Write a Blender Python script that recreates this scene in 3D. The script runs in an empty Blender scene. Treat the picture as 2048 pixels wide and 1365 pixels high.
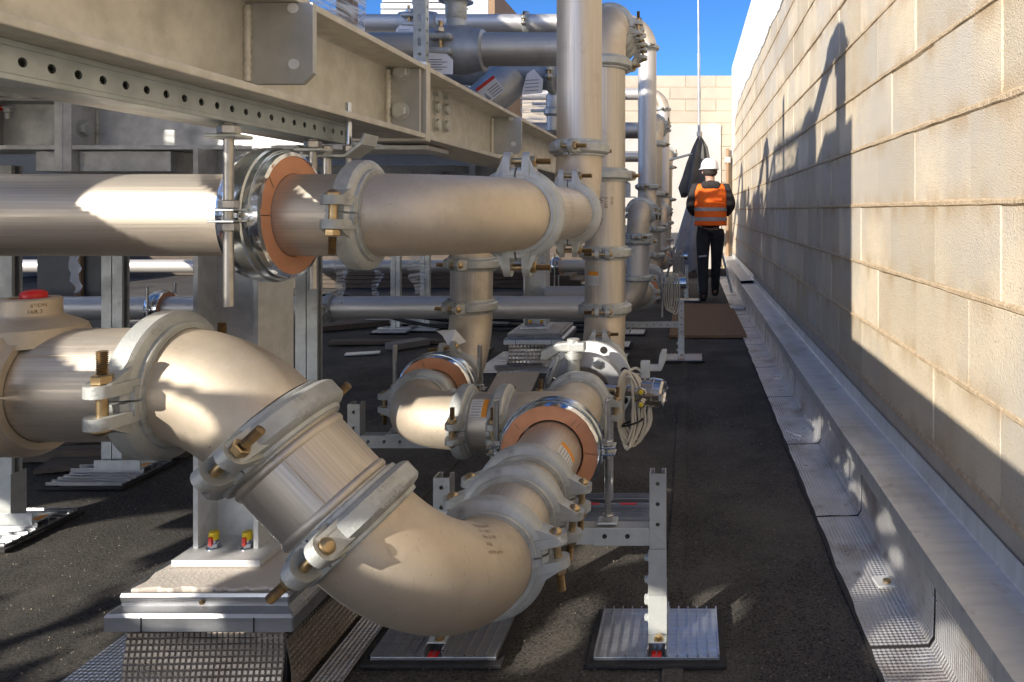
import bpy, bmesh, math, random
from mathutils import Vector, Matrix, noise as mnoise
random.seed(7)
PI = math.pi
S = bpy.context.scene
C = S.collection
# ------------------------------------------------------------------ camera
CAMZ, FPX, VX, VY = 1.10, 1450.0, 1381.0, 421.0
cam = bpy.data.cameras.new("camera")
cam.sensor_width = 36.0
cam.lens = FPX / 2048 * 36
cam.shift_x = (1024 - VX) / 2048
cam.shift_y = (VY - 682.5) / 2048
cam.clip_start = 0.02
cam.clip_end = 4000
camo = bpy.data.objects.new("camera", cam)
camo.location = (0, 0, CAMZ)
camo.rotation_euler = (PI / 2, 0, 0)
C.objects.link(camo)
S.camera = camo
# ------------------------------------------------------------------ light
SUN = Vector((1.0, 1.3, -0.68))          # the way the light travels
w = bpy.data.worlds.new("World")
S.world = w
w.use_nodes = True
wn = w.node_tree
bg = wn.nodes["Background"]
sky = wn.nodes.new("ShaderNodeTexSky")
sky.sky_type = 'NISHITA'
sky.sun_disc = False
sky.sun_elevation = math.atan2(0.68, math.hypot(1, 1.3))
sky.sun_rotation = math.atan2(-1.0, -1.3) % (2 * PI)
sky.altitude = 2500
sky.air_density = 0.6
sky.dust_density = 5.0
sky.ozone_density = 4.0
hsv = wn.nodes.new("ShaderNodeHueSaturation")
hsv.inputs["Saturation"].default_value = 1.15
wn.links.new(sky.outputs[0], hsv.inputs["Color"])
wn.links.new(hsv.outputs[0], bg.inputs[0])
bg.inputs[1].default_value = 0.094
sl = bpy.data.lights.new("sun", 'SUN')
sl.energy = 2.6
sl.angle = math.radians(0.5)
sl.color = (1.0, 0.93, 0.82)
so = bpy.data.objects.new("sun", sl)
so.rotation_euler = SUN.to_track_quat('-Z', 'Y').to_euler()
so.location = (-5, -6, 6)
C.objects.link(so)
S.view_settings.view_transform = 'Standard'
S.view_settings.look = 'None'
S.view_settings.gamma = 1.0
S.view_settings.use_curve_mapping = False
S.view_settings.exposure = 1.62
S.render.engine = 'CYCLES'
S.cycles.max_bounces = 8
S.cycles.diffuse_bounces = 5
S.cycles.glossy_bounces = 5
S.cycles.transparent_max_bounces = 12
S.cycles.caustics_reflective = True
S.cycles.use_denoising = True
# ------------------------------------------------------------------ helpers
def P(px, py, d):
    return Vector(((px - VX) * d / FPX, d, CAMZ - (py - VY) * d / FPX))

def frame(z, xhint=None):
    z = Vector(z).normalized()
    if xhint is None:
        xhint = Vector((0, 0, 1)) if abs(z.z) < 0.9 else Vector((0, -1, 0))
    x = Vector(xhint) - z * Vector(xhint).dot(z)
    if x.length < 1e-5:
        x = z.orthogonal()
    x.normalize()
    y = z.cross(x)
    return x, y, z

class MB:
    def __init__(self):
        self.v, self.f, self.uv = [], [], {}
    def add(self, vs, fs, uvs=None):
        b = len(self.v)
        self.v += [Vector(p) for p in vs]
        for i, f in enumerate(fs):
            if uvs:
                self.uv[len(self.f)] = uvs[i]
            self.f.append([q + b for q in f])
        return self
    def box(self, x0, x1, y0, y1, z0, z1):
        vs = [(x, y, z) for z in (z0, z1) for y in (y0, y1) for x in (x0, x1)]
        return self.add(vs, [(0, 2, 3, 1), (4, 5, 7, 6), (0, 1, 5, 4), (2, 6, 7, 3), (0, 4, 6, 2), (1, 3, 7, 5)])
    def obox(self, c, u, v, n, su, sv, sn):
        c, u, v, n = Vector(c), Vector(u).normalized(), Vector(v).normalized(), Vector(n).normalized()
        vs = [c + u * (su * a / 2) + v * (sv * b / 2) + n * (sn * e / 2) for e in (-1, 1) for b in (-1, 1) for a in (-1, 1)]
        return self.add(vs, [(0, 2, 3, 1), (4, 5, 7, 6), (0, 1, 5, 4), (2, 6, 7, 3), (0, 4, 6, 2), (1, 3, 7, 5)])
    def lathe(self, prof, o, axis, n=24, a0=0.0, a1=2 * PI, xh=None, caps=False):
        """prof: list of (along, radius)"""
        x, y, z = frame(axis, xh)
        o = Vector(o)
        full = abs(a1 - a0 - 2 * PI) < 1e-6
        m = n if full else n + 1
        vs, fs = [], []
        for k in range(m):
            t = a0 + (a1 - a0) * k / n
            dr = x * math.cos(t) + y * math.sin(t)
            for a, r in prof:
                vs.append(o + z * a + dr * r)
        q = len(prof)
        for k in range(n):
            k2 = (k + 1) % m
            for i in range(q - 1):
                fs.append((k * q + i, k2 * q + i, k2 * q + i + 1, k * q + i + 1))
        if caps and not full:
            fs.append(tuple(range(q)))
            fs.append(tuple(reversed([n * q + i for i in range(q)])))
        if full and caps:
            if prof[0][1] > 1e-6: fs.append(tuple(reversed([k * q for k in range(m)])))
            if prof[-1][1] > 1e-6: fs.append(tuple([k * q + q - 1 for k in range(m)]))
        return self.add(vs, fs)
    def cyl(self, p0, p1, r, n=16, r2=None, caps=True, xh=None):
        p0, p1 = Vector(p0), Vector(p1)
        L = (p1 - p0).length
        return self.lathe([(0, r), (L, r if r2 is None else r2)], p0, p1 - p0, n, xh=xh, caps=caps)
    def tube(self, pts, r, n=32, caps=True, up=None):
        pts = [Vector(p) for p in pts]
        m = len(pts)
        T = []
        for i in range(m):
            a = pts[max(i - 1, 0)]; b = pts[min(i + 1, m - 1)]
            T.append((b - a).normalized())
        x, y, z = frame(T[0], up)
        vs, fs, uvs = [], [], []
        L = 0.0
        ls = []
        for i in range(m):
            if i:
                ax = T[i - 1].cross(T[i])
                if ax.length > 1e-7:
                    R = Matrix.Rotation(T[i - 1].angle(T[i]), 3, ax)
                    x = R @ x
                L += (pts[i] - pts[i - 1]).length
            x = (x - T[i] * x.dot(T[i])).normalized()
            y = T[i].cross(x)
            ls.append(L)
            rr = r(i / (m - 1)) if callable(r) else r
            for k in range(n):
                t = 2 * PI * k / n
                vs.append(pts[i] + x * (math.cos(t) * rr) + y * (math.sin(t) * rr))
        for i in range(m - 1):
            for k in range(n):
                k2 = (k + 1) % n
                fs.append((i * n + k, i * n + k2, (i + 1) * n + k2, (i + 1) * n + k))
                uvs.append([(ls[i], k / n), (ls[i], (k + 1) / n), (ls[i + 1], (k + 1) / n), (ls[i + 1], k / n)])
        if caps:
            fs.append(tuple(reversed(range(n)))); uvs.append([(0, 0)] * n)
            fs.append(tuple((m - 1) * n + k for k in range(n))); uvs.append([(0, 0)] * n)
        return self.add(vs, fs, uvs)
    def prism(self, poly, o, u, v, n, h0, h1):
        """poly in (u,v); thickness h0..h1 along n"""
        o, u, v, n = Vector(o), Vector(u), Vector(v), Vector(n)
        q = len(poly)
        vs = [o + u * a + v * b + n * h for h in (h0, h1) for a, b in poly]
        fs = [tuple(reversed(range(q))), tuple(range(q, 2 * q))]
        fs += [(i, (i + 1) % q, q + (i + 1) % q, q + i) for i in range(q)]
        return self.add(vs, fs)
    def perf(self, o, u, v, n, L, W, pitch, r, t=0.0025, slot=None, phase=0.5):
        """a sheet L (along u) by W (across v, centred) with a row of holes, thickness t along n"""
        o, u, v, n = Vector(o), Vector(u).normalized(), Vector(v).normalized(), Vector(n).normalized()
        cells = max(1, int(round(L / pitch)))
        p = L / cells
        N = 16
        for c in range(cells):
            cx = (c + 0.5) * p
            sl_ = slot[c % len(slot)] if slot else 0.0
            ou, inn = [], []
            for k in range(N):
                a = 2 * PI * k / N
                cs, sn = math.cos(a), math.sin(a)
                qx = max(-1, min(1, math.sqrt(2) * cs)); qy = max(-1, min(1, math.sqrt(2) * sn))
                ou.append((cx + qx * p / 2, qy * W / 2))
                inn.append((cx + r * cs + (sl_ / 2 if cs > 1e-6 else -sl_ / 2 if cs < -1e-6 else 0), r * sn))
            vs = []
            for h in (0, t):
                vs += [o + u * a + v * b + n * h for a, b in ou]
                vs += [o + u * a + v * b + n * h for a, b in inn]
            fs = []
            for k in range(N):
                k2 = (k + 1) % N
                fs.append((k, N + k, N + k2, k2))
                fs.append((2 * N + k, 2 * N + k2, 3 * N + k2, 3 * N + k))
                fs.append((N + k, 3 * N + k, 3 * N + k2, N + k2))
            self.add(vs, fs)
        for s in (-1, 1):
            e = v * (s * W / 2)
            self.add([o + e, o + u * L + e, o + u * L + e + n * t, o + e + n * t], [(0, 1, 2, 3)])
        return self
    def strut(self, o, u, a, b, L, W=0.041, H=0.041, pitch=0.05, r=0.0065, side=False, slot=None):
        """C channel: perforated back through o, width along a, walls run along b to an open lipped side"""
        o, u, a, b = Vector(o), Vector(u).normalized(), Vector(a).normalized(), Vector(b).normalized()
        t = 0.0025
        self.perf(o, u, a, b, L, W, pitch, r, t, slot)
        c = o + u * (L / 2)
        for s in (-1, 1):
            if side:
                self.perf(o + a * (s * (W / 2 - (t if s > 0 else 0))) + b * (H / 2 + t), u, b, a, L, H - t, pitch, r, t)
            else:
                self.obox(c + a * (s * (W / 2 - t / 2)) + b * ((H + t) / 2), u, b, a, L, H - t, t)
            self.obox(c + a * (s * (W / 2 - t - 0.0045)) + b * (H - t / 2), u, a, b, L, 0.009, t)
            self.obox(c + a * (s * (W / 2 - 0.0102)) + b * (H - t - 0.003), u, b, a, L, 0.006, t)
        return self
    def hexa(self, p0, p1, r):
        p0, p1 = Vector(p0), Vector(p1)
        L = (p1 - p0).length
        return self.lathe([(0, r * .86), (L * .12, r), (L * .88, r), (L, r * .86)], p0, p1 - p0, 6, caps=True)

MESHCACHE = {}
def mesh_from(name, mb, mat, smooth=None, off=Vector((0, 0, 0))):
    me = bpy.data.meshes.new(name)
    me.from_pydata([p - off for p in mb.v], [], mb.f)
    if mb.uv:
        ul = me.uv_layers.new(name="uv")
        for pi, pl in enumerate(me.polygons):
            q = mb.uv.get(pi)
            if q:
                for li, (a, b) in zip(pl.loop_indices, q):
                    ul.data[li].uv = (a, b)
    if mat: me.materials.append(mat)
    if smooth:
        me.polygons.foreach_set("use_smooth", [True] * len(me.polygons))
        me.set_sharp_from_angle(angle=math.radians(smooth))
    me.update()
    return me

def root_of(o):
    while o.parent: o = o.parent
    return o

def obj(name, mb, mat, parent=None, smooth=None, bevel=0.0, kind=None, local=False):
    off = Vector((0, 0, 0))
    if parent and not local:
        off = root_of(parent).location
    me = mb if isinstance(mb, bpy.types.Mesh) else mesh_from(name, mb, mat, smooth, off)
    o = bpy.data.objects.new(name, me)
    C.objects.link(o)
    if parent: o.parent = parent
    if kind: o["kind"] = kind
    if bevel:
        m = o.modifiers.new("bevel", 'BEVEL')
        m.width = bevel; m.segments = 2; m.limit_method = 'ANGLE'; m.angle_limit = math.radians(40)
    return o

def thing(name, label, cat, loc=(0, 0, 0), group=None):
    o = bpy.data.objects.new(name, None)
    o.empty_display_size = 0.1
    o.location = loc
    C.objects.link(o)
    o["label"] = label; o["category"] = cat
    if group: o["group"] = group
    return o

def tag(o, label, cat, group=None):
    o["label"] = label; o["category"] = cat
    if group: o["group"] = group
    return o

def copy_tree(o, delta, label=None, group=None, parent=None):
    c = o.copy()
    C.objects.link(c)
    if parent:
        c.parent = parent
        c.matrix_parent_inverse = o.matrix_parent_inverse
    else:
        c.location = Vector(o.location) + Vector(delta)
        if label: c["label"] = label
        if group: c["group"] = group
    for ch in list(o.children):
        copy_tree(ch, delta, parent=c)
    return c

# ------------------------------------------------------------------ materials
def mat(name, col, rough=0.5, metal=0.0, col2=None, scale=8.0, detail=6.0, bump=0.0, bscale=None, rvar=0.0,
        stretch=None, uv=False, rnd=0.0, spec=0.5, contrast=(0.35, 0.65), bdist=0.002):
    m = bpy.data.materials.new(name)
    m.use_nodes = True
    nt = m.node_tree
    b = nt.nodes["Principled BSDF"]
    b.inputs["Roughness"].default_value = rough
    b.inputs["Metallic"].default_value = metal
    b.inputs["Specular IOR Level"].default_value = spec
    b.inputs["Base Color"].default_value = (*col, 1)
    tc = nt.nodes.new("ShaderNodeTexCoord")
    src = tc.outputs["UV" if uv else "Object"]
    if stretch:
        mp = nt.nodes.new("ShaderNodeMapping")
        mp.inputs["Scale"].default_value = stretch
        nt.links.new(src, mp.inputs[0])
        src = mp.outputs[0]
    cur = None
    if col2 or rvar:
        nz = nt.nodes.new("ShaderNodeTexNoise")
        nz.inputs["Scale"].default_value = scale
        nz.inputs["Detail"].default_value = detail
        nz.inputs["Roughness"].default_value = 0.6
        nt.links.new(src, nz.inputs["Vector"])
        rp = nt.nodes.new("ShaderNodeMapRange")
        rp.inputs[1].default_value = contrast[0]; rp.inputs[2].default_value = contrast[1]
        nt.links.new(nz.outputs[0], rp.inputs[0])
        if col2:
            mx = nt.nodes.new("ShaderNodeMix"); mx.data_type = 'RGBA'
            mx.inputs[6].default_value = (*col, 1); mx.inputs[7].default_value = (*col2, 1)
            nt.links.new(rp.outputs[0], mx.inputs[0])
            cur = mx.outputs[2]
        if rvar:
            r2 = nt.nodes.new("ShaderNodeMapRange")
            r2.inputs[3].default_value = rough - rvar; r2.inputs[4].default_value = rough + rvar
            nt.links.new(rp.outputs[0], r2.inputs[0])
            nt.links.new(r2.outputs[0], b.inputs["Roughness"])
    if rnd:
        oi = nt.nodes.new("ShaderNodeObjectInfo")
        hs = nt.nodes.new("ShaderNodeHueSaturation")
        mr = nt.nodes.new("ShaderNodeMapRange")
        mr.inputs[3].default_value = 1 - rnd; mr.inputs[4].default_value = 1 + rnd
        nt.links.new(oi.outputs["Random"], mr.inputs[0])
        nt.links.new(mr.outputs[0], hs.inputs["Value"])
        if cur: nt.links.new(cur, hs.inputs["Color"])
        else: hs.inputs["Color"].default_value = (*col, 1)
        cur = hs.outputs[0]
    if cur: nt.links.new(cur, b.inputs["Base Color"])
    if bump:
        n2 = nt.nodes.new("ShaderNodeTexNoise")
        n2.inputs["Scale"].default_value = bscale or scale * 6
        n2.inputs["Detail"].default_value = 4
        nt.links.new(src, n2.inputs["Vector"])
        bp = nt.nodes.new("ShaderNodeBump")
        bp.inputs["Strength"].default_value = bump
        bp.inputs["Distance"].default_value = bdist
        nt.links.new(n2.outputs[0], bp.inputs["Height"])
        nt.links.new(bp.outputs[0], b.inputs["Normal"])
    return m

def nd(m, t): return m.node_tree.nodes.new(t)
def ln(m, a, b): m.node_tree.links.new(a, b)

def overlay_noise(m, col, scale, lo, hi, fac=1.0, stretch=None, coord="Object"):
    """blend a stain colour over whatever drives Base Color"""
    nt = m.node_tree
    b = nt.nodes["Principled BSDF"]
    tc = nd(m, "ShaderNodeTexCoord"); s = tc.outputs[coord]
    if stretch:
        mp = nd(m, "ShaderNodeMapping"); mp.inputs["Scale"].default_value = stretch
        ln(m, s, mp.inputs[0]); s = mp.outputs[0]
    nz = nd(m, "ShaderNodeTexNoise"); nz.inputs["Scale"].default_value = scale; nz.inputs["Detail"].default_value = 7
    nz.inputs["Roughness"].default_value = 0.65
    ln(m, s, nz.inputs["Vector"])
    mr = nd(m, "ShaderNodeMapRange"); mr.inputs[1].default_value = lo; mr.inputs[2].default_value = hi; mr.inputs[4].default_value = fac
    ln(m, nz.outputs[0], mr.inputs[0])
    mx = nd(m, "ShaderNodeMix"); mx.data_type = 'RGBA'
    l = b.inputs["Base Color"].links
    if l: ln(m, l[0].from_socket, mx.inputs[6])
    else: mx.inputs[6].default_value = b.inputs["Base Color"].default_value
    mx.inputs[7].default_value = (*col, 1)
    ln(m, mr.outputs[0], mx.inputs[0])
    ln(m, mx.outputs[2], b.inputs["Base Color"])
    return m

M = {}
M['pipe'] = mat("brushed stainless pipe", (.63, .565, .48), .50, .80, (.535, .475, .40), 2.2, 9, .03, 60, .10, (1.2, 60, 1), uv=True)
M['elbow'] = mat("pickled stainless fitting", (.67, .575, .45), .58, .70, (.48, .405, .31), 6, 10, .10, 70, .10, contrast=(.28, .72))
overlay_noise(M['elbow'], (.22, .17, .12), 120, .655, .71, .7)
overlay_noise(M['elbow'], (.30, .25, .19), 26, .62, .72, .45, (1, 7, 1))
overlay_noise(M['elbow'], (.84, .78, .68), 34, .64, .72, .40, (6, 1, 1))
overlay_noise(M['elbow'], (.80, .72, .60), 3.2, .52, .70, .45)
overlay_noise(M['elbow'], (.33, .26, .19), 4.5, .58, .74, .5)
overlay_noise(M['elbow'], (.44, .36, .28), 16, .56, .72, .45)
overlay_noise(M['pipe'], (.34, .28, .22), 7, .56, .72, .5)
overlay_noise(M['pipe'], (.22, .17, .13), 130, .66, .72, .5)
M['cast'] = mat("galvanised cast iron", (.52, .53, .505), .55, .5, (.41, .42, .405), 14, 8, .5, 260, .08, bdist=.001)
overlay_noise(M['cast'], (.20, .19, .17), 30, .58, .72, .7)
overlay_noise(M['cast'], (.68, .69, .67), 18, .58, .70, .6)
overlay_noise(M['cast'], (.30, .28, .24), 5, .54, .72, .5)
M['galv'] = mat("galvanised steel", (.63, .60, .53), .52, .5, (.52, .495, .43), 22, 9, .10, 90, .10)
overlay_noise(M['galv'], (.27, .24, .20), 5, .56, .78, .5, (1, 1, .6))
overlay_noise(M['galv'], (.62, .60, .55), 60, .58, .70, .5)
M['galvblue'] = mat("cold galvanised steel", (.68, .68, .665), .55, .35, (.56, .56, .545), 30, 9, .1, 120, .08)
overlay_noise(M['galvblue'], (.22, .22, .20), 6, .58, .76, .5)
M['zinc'] = mat("zinc strut", (.60, .615, .59), .48, .45, (.49, .505, .485), 20, 6, .06, 150, .08)
overlay_noise(M['zinc'], (.24, .24, .22), 12, .60, .75, .5)
M['strut'] = mat("zinc channel", (.45, .49, .49), .45, .55, (.36, .395, .395), 16, 6, .05, 120, .08)
overlay_noise(M['strut'], (.22, .22, .20), 12, .58, .72, .5)
M['edging'] = mat("brushed edging", (.46, .465, .475), .36, .85, (.38, .385, .395), 5, 8, .03, 40, .10, (.6, 14, 14))
overlay_noise(M['edging'], (.68, .69, .70), 8, .57, .70, .5)
M['topcoat'] = mat("pale concrete topping", (.58, .525, .465), .93, 0, (.50, .45, .395), 6, 9, .8, 150, spec=.2)
overlay_noise(M['topcoat'], (.28, .24, .20), 95, .63, .70, .7)
M['grit'] = mat("stone grit", (.26, .21, .15), .9, 0, (.15, .13, .11), 40, 3)
M['rod'] = mat("zinc threaded rod", (.58, .56, .53), .35, .95, (.42, .40, .37), 40, 4, 0, None, .05)
M['brass'] = mat("yellow zinc bolt", (.52, .385, .215), .36, .95, (.38, .27, .14), 60, 4, 0, None, .08)
M['thread'] = mat("dark bolt thread", (.20, .15, .10), .45, .9, (.32, .22, .10), 120, 3)
M['bluezinc'] = mat("blue zinc bolt", (.62, .66, .72), .18, 1.0, (.5, .52, .56), 40, 3)
M['mirror'] = mat("aluminium foil wrap", (.82, .83, .84), .13, 1.0, (.70, .72, .74), 25, 5, .35, 30, .05, bdist=.004)
M['band'] = mat("bright zinc band", (.56, .60, .62), .22, 1.0, (.45, .49, .51), 20, 5, .05, 50, .06)
M['salmon'] = mat("rigid pipe insulation", (.70, .335, .185), .85, 0, (.62, .285, .15), 18, 5, .35, 160)
M['alu'] = mat("aluminium flashing", (.74, .745, .73), .45, .6, (.63, .635, .62), 5, 8, .04, 30, .08, (1, 6, 1))
overlay_noise(M['alu'], (.80, .82, .83), 9, .56, .70, .5)
overlay_noise(M['alu'], (.27, .22, .17), 14, .60, .74, .6)
overlay_noise(M['alu'], (.36, .34, .30), 2.2, .50, .72, .6, (2.5, 1, 1))
M['galvdark'] = mat("grey channel steel", (.50, .50, .475), .52, .45, (.40, .40, .38), 12, 6, .08, 90, .08)  # mottled grey, a darker galvanised tone
M['roof'] = mat("mineral roofing felt", (.066, .061, .055), .93, 0, (.10, .091, .08), 2.2, 10, .9, 420, spec=.25, bdist=.003)
overlay_noise(M['roof'], (.014, .013, .013), 150, .47, .60, .85)
overlay_noise(M['roof'], (.26, .22, .175), 170, .60, .68, .9)
overlay_noise(M['roof'], (.13, .118, .10), 1.1, .46, .70, .75)
overlay_noise(M['roof'], (.14, .125, .105), 3.5, .56, .75, .6)
M['block'] = mat("concrete block", (.61, .52, .385), .95, 0, (.53, .45, .33), 3.2, 9, .8, 220, rnd=.18, spec=.2, bdist=.0055)
overlay_noise(M['block'], (.47, .45, .41), 1.1, .48, .62, .55)
overlay_noise(M['block'], (.50, .36, .21), 2.3, .56, .72, .55, (1, 1, .45))
overlay_noise(M['block'], (.30, .24, .17), 110, .57, .70, .8)
overlay_noise(M['block'], (.74, .66, .54), 85, .60, .72, .5)
overlay_noise(M['block'], (.20, .155, .11), 48, .67, .73, .7)
overlay_noise(M['block'], (.44, .40, .34), .55, .52, .66, .5)
def joint_stain(m, z0, step, col, fac):
    # dirt washed along the bed joints, broken up by noise
    nt = m.node_tree; b = nt.nodes["Principled BSDF"]
    tc = nd(m, "ShaderNodeTexCoord"); sx = nd(m, "ShaderNodeSeparateXYZ"); ge = nd(m, "ShaderNodeNewGeometry")
    ln(m, ge.outputs["Position"], sx.inputs[0])
    def mth(op, a, v=None, b2=None):
        q = nd(m, "ShaderNodeMath"); q.operation = op
        if isinstance(a, float): q.inputs[0].default_value = a
        else: ln(m, a, q.inputs[0])
        if v is not None: q.inputs[1].default_value = v
        if b2 is not None: ln(m, b2, q.inputs[1])
        return q.outputs[0]
    f = mth('FRACT', mth('DIVIDE', mth('SUBTRACT', sx.outputs[2], z0), step))
    e = mth('ABSOLUTE', mth('SUBTRACT', f, .5))
    mr = nd(m, "ShaderNodeMapRange"); mr.inputs[1].default_value = .20; mr.inputs[2].default_value = .5
    ln(m, e, mr.inputs[0])
    nz = nd(m, "ShaderNodeTexNoise"); nz.inputs["Scale"].default_value = 5; nz.inputs["Detail"].default_value = 7
    mp = nd(m, "ShaderNodeMapping"); mp.inputs["Scale"].default_value = (1, 1.6, .7)
    ln(m, ge.outputs["Position"], mp.inputs[0]); ln(m, mp.outputs[0], nz.inputs["Vector"])
    mr2 = nd(m, "ShaderNodeMapRange"); mr2.inputs[1].default_value = .42; mr2.inputs[2].default_value = .66; mr2.inputs[4].default_value = fac
    ln(m, nz.outputs[0], mr2.inputs[0])
    k = mth('MULTIPLY', mr.outputs[0], None, mr2.outputs[0])
    mx = nd(m, "ShaderNodeMix"); mx.data_type = 'RGBA'
    ln(m, b.inputs["Base Color"].links[0].from_socket, mx.inputs[6]); mx.inputs[7].default_value = (*col, 1)
    ln(m, k, mx.inputs[0]); ln(m, mx.outputs[2], b.inputs["Base Color"])
joint_stain(M['block'], .365, .25, (.39, .28, .165), .9)
M['backblock'] = mat("end wall block", (.44, .38, .295), .95, 0, (.385, .33, .26), 3.2, 9, .8, 120, rnd=.07, spec=.2, bdist=.0035)
overlay_noise(M['backblock'], (.30, .24, .17), 60, .58, .70, .6)
M['mortar'] = mat("sandy mortar", (.55, .43, .29), .97, 0, (.40, .305, .195), 40, 8, 1.0, 130, spec=.15, bdist=.006)
M['plaster'] = mat("white plaster", (.78, .77, .75), .9, 0, (.68, .66, .63), 6, 7, .3, 60, spec=.2)
M['render'] = mat("pale render", (.46, .43, .39), .92, 0, (.40, .375, .34), 3, 7, .2, 80, spec=.2)
M['concrete'] = mat("concrete", (.42, .385, .34), .93, 0, (.34, .305, .265), 6, 9, .7, 150, spec=.2)
overlay_noise(M['concrete'], (.20, .175, .15), 90, .62, .70, .7)
M['panel'] = mat("grey board", (.20, .19, .17), .8, 0, (.17, .16, .145), 4, 5)
M['emb'] = mat("embossed foil", (.40, .35, .295), .33, .85, (.30, .26, .215), 6, 7, 0, None, .08)
overlay_noise(M['emb'], (.25, .19, .14), 7, .52, .68, .5)
M['white'] = mat("white enamel", (.74, .76, .76), .35, 0, (.68, .70, .70), 6, 3)
M['paper'] = mat("white tag", (.78, .78, .80), .6)
M['sticker'] = mat("silver sticker", (.66, .65, .62), .45)
M['ink'] = mat("print ink", (.03, .03, .035), .7)
M['greyink'] = mat("grey print", (.30, .30, .32), .7)
M['brownink'] = mat("etched marking", (.20, .13, .075), .6)
M['orange'] = mat("orange print", (.80, .30, .02), .5)
M['redlabel'] = mat("red print", (.62, .05, .03), .5)
M['rubber'] = mat("black rubber", (.018, .018, .018), .8, 0, (.03, .028, .026), 30, 4, .3, 200)
M['coir'] = mat("brown fibre board", (.33, .195, .105), .95, 0, (.21, .12, .06), 60, 8, 1, 300, stretch=(1, 3, 1), bdist=.004)
M['cable'] = mat("cream cable", (.62, .56, .44), .45)
M['black'] = mat("black cable", (.012, .012, .013), .5)
M['red'] = mat("red plastic", (.62, .012, .010), .35)
M['yellow'] = mat("yellow plastic", (.75, .55, .02), .4)
M['steelbox'] = mat("stainless housing", (.62, .60, .57), .22, 1.0, (.55, .53, .50), 8, 4)
M['wood'] = mat("weathered plank", (.13, .10, .075), .9, 0, (.08, .062, .048), 8, 8, .4, 60, stretch=(1, 8, 8))
M['timber'] = mat("pale timber", (.33, .21, .12), .8, 0, (.26, .16, .09), 8, 6, .2, 60, stretch=(8, 8, 1))
M['graypipe'] = mat("dull stainless pipe", (.66, .625, .58), .48, .55, (.54, .51, .48), 4, 7, .05, 70, .06, (1.2, 40, 1), uv=True)
M['strainer'] = mat("pewter casting", (.46, .46, .46), .48, .55, (.32, .33, .34), 9, 6, .2, 80, .05)
M['hivis'] = mat("orange hi-vis fabric", (1.0, .17, .006), .75, 0, (.95, .13, .005), 10, 5, .4, 40, bdist=.01)
M['reflect'] = mat("reflective tape", (.36, .33, .32), .45, .3)
M['jacket'] = mat("black jacket fabric", (.022, .018, .018), .85, 0, (.034, .028, .028), 14, 6, .5, 30, bdist=.01)
M['jeans'] = mat("black denim", (.016, .016, .018), .9, 0, (.03, .03, .032), 9, 6, .4, 50, bdist=.006)
M['skin'] = mat("skin", (.42, .24, .17), .55)
M['hair'] = mat("dark hair", (.035, .025, .02), .7)
M['helmet'] = mat("white helmet shell", (.80, .80, .80), .3)
M['tarp'] = mat("charcoal cloth", (.085, .082, .076), .9, 0, (.13, .125, .115), 6, 6, .4, 40, bdist=.01)
M['cloth'] = mat("grey fleece", (.36, .37, .39), .95, 0, (.28, .29, .31), 6, 6, .4, 40, bdist=.01)
M['dark'] = mat("dark gap", (.02, .018, .016), .9)
M['box'] = mat("pale cladding", (.46, .47, .48), .5, .1, (.38, .39, .40), 3, 4)

def wave_bump(m, sx, sy, strength, dist, rot=0):
    """crossed embossing"""
    tc = nd(m, "ShaderNodeTexCoord")
    outs = []
    for direc, sc in (('X', sx), ('Y', sy), ('Z', sx)):
        wv = nd(m, "ShaderNodeTexWave"); wv.wave_type = 'BANDS'; wv.bands_direction = direc
        wv.inputs["Scale"].default_value = sc
        wv.inputs["Distortion"].default_value = .4
        wv.inputs["Detail"].default_value = 1
        ln(m, tc.outputs["Object"], wv.inputs["Vector"])
        outs.append(wv.outputs["Fac"])
    a = nd(m, "ShaderNodeMath"); a.operation = 'ADD'
    ln(m, outs[0], a.inputs[0]); ln(m, outs[1], a.inputs[1])
    a2 = nd(m, "ShaderNodeMath"); a2.operation = 'ADD'
    ln(m, a.outputs[0], a2.inputs[0]); ln(m, outs[2], a2.inputs[1])
    nz = nd(m, "ShaderNodeTexNoise"); nz.inputs["Scale"].default_value = 9
    ln(m, tc.outputs["Object"], nz.inputs["Vector"])
    a3 = nd(m, "ShaderNodeMath"); a3.operation = 'MULTIPLY_ADD'; a3.inputs[1].default_value = 5
    ln(m, nz.outputs[0], a3.inputs[0]); ln(m, a2.outputs[0], a3.inputs[2])
    bp = nd(m, "ShaderNodeBump"); bp.inputs["Strength"].default_value = strength; bp.inputs["Distance"].default_value = dist
    ln(m, a3.outputs[0], bp.inputs["Height"])
    ln(m, bp.outputs[0], m.node_tree.nodes["Principled BSDF"].inputs["Normal"])
M['embw'] = mat("embossed foil sheet", (.76, .75, .74), .34, .65, (.60, .585, .57), 5, 7, 0, None, .08)
overlay_noise(M['embw'], (.27, .20, .145), 4, .50, .70, .75)
overlay_noise(M['embw'], (.20, .15, .11), 14, .58, .72, .6)
wave_bump(M['embw'], 26, 26, .55, .006)

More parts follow.
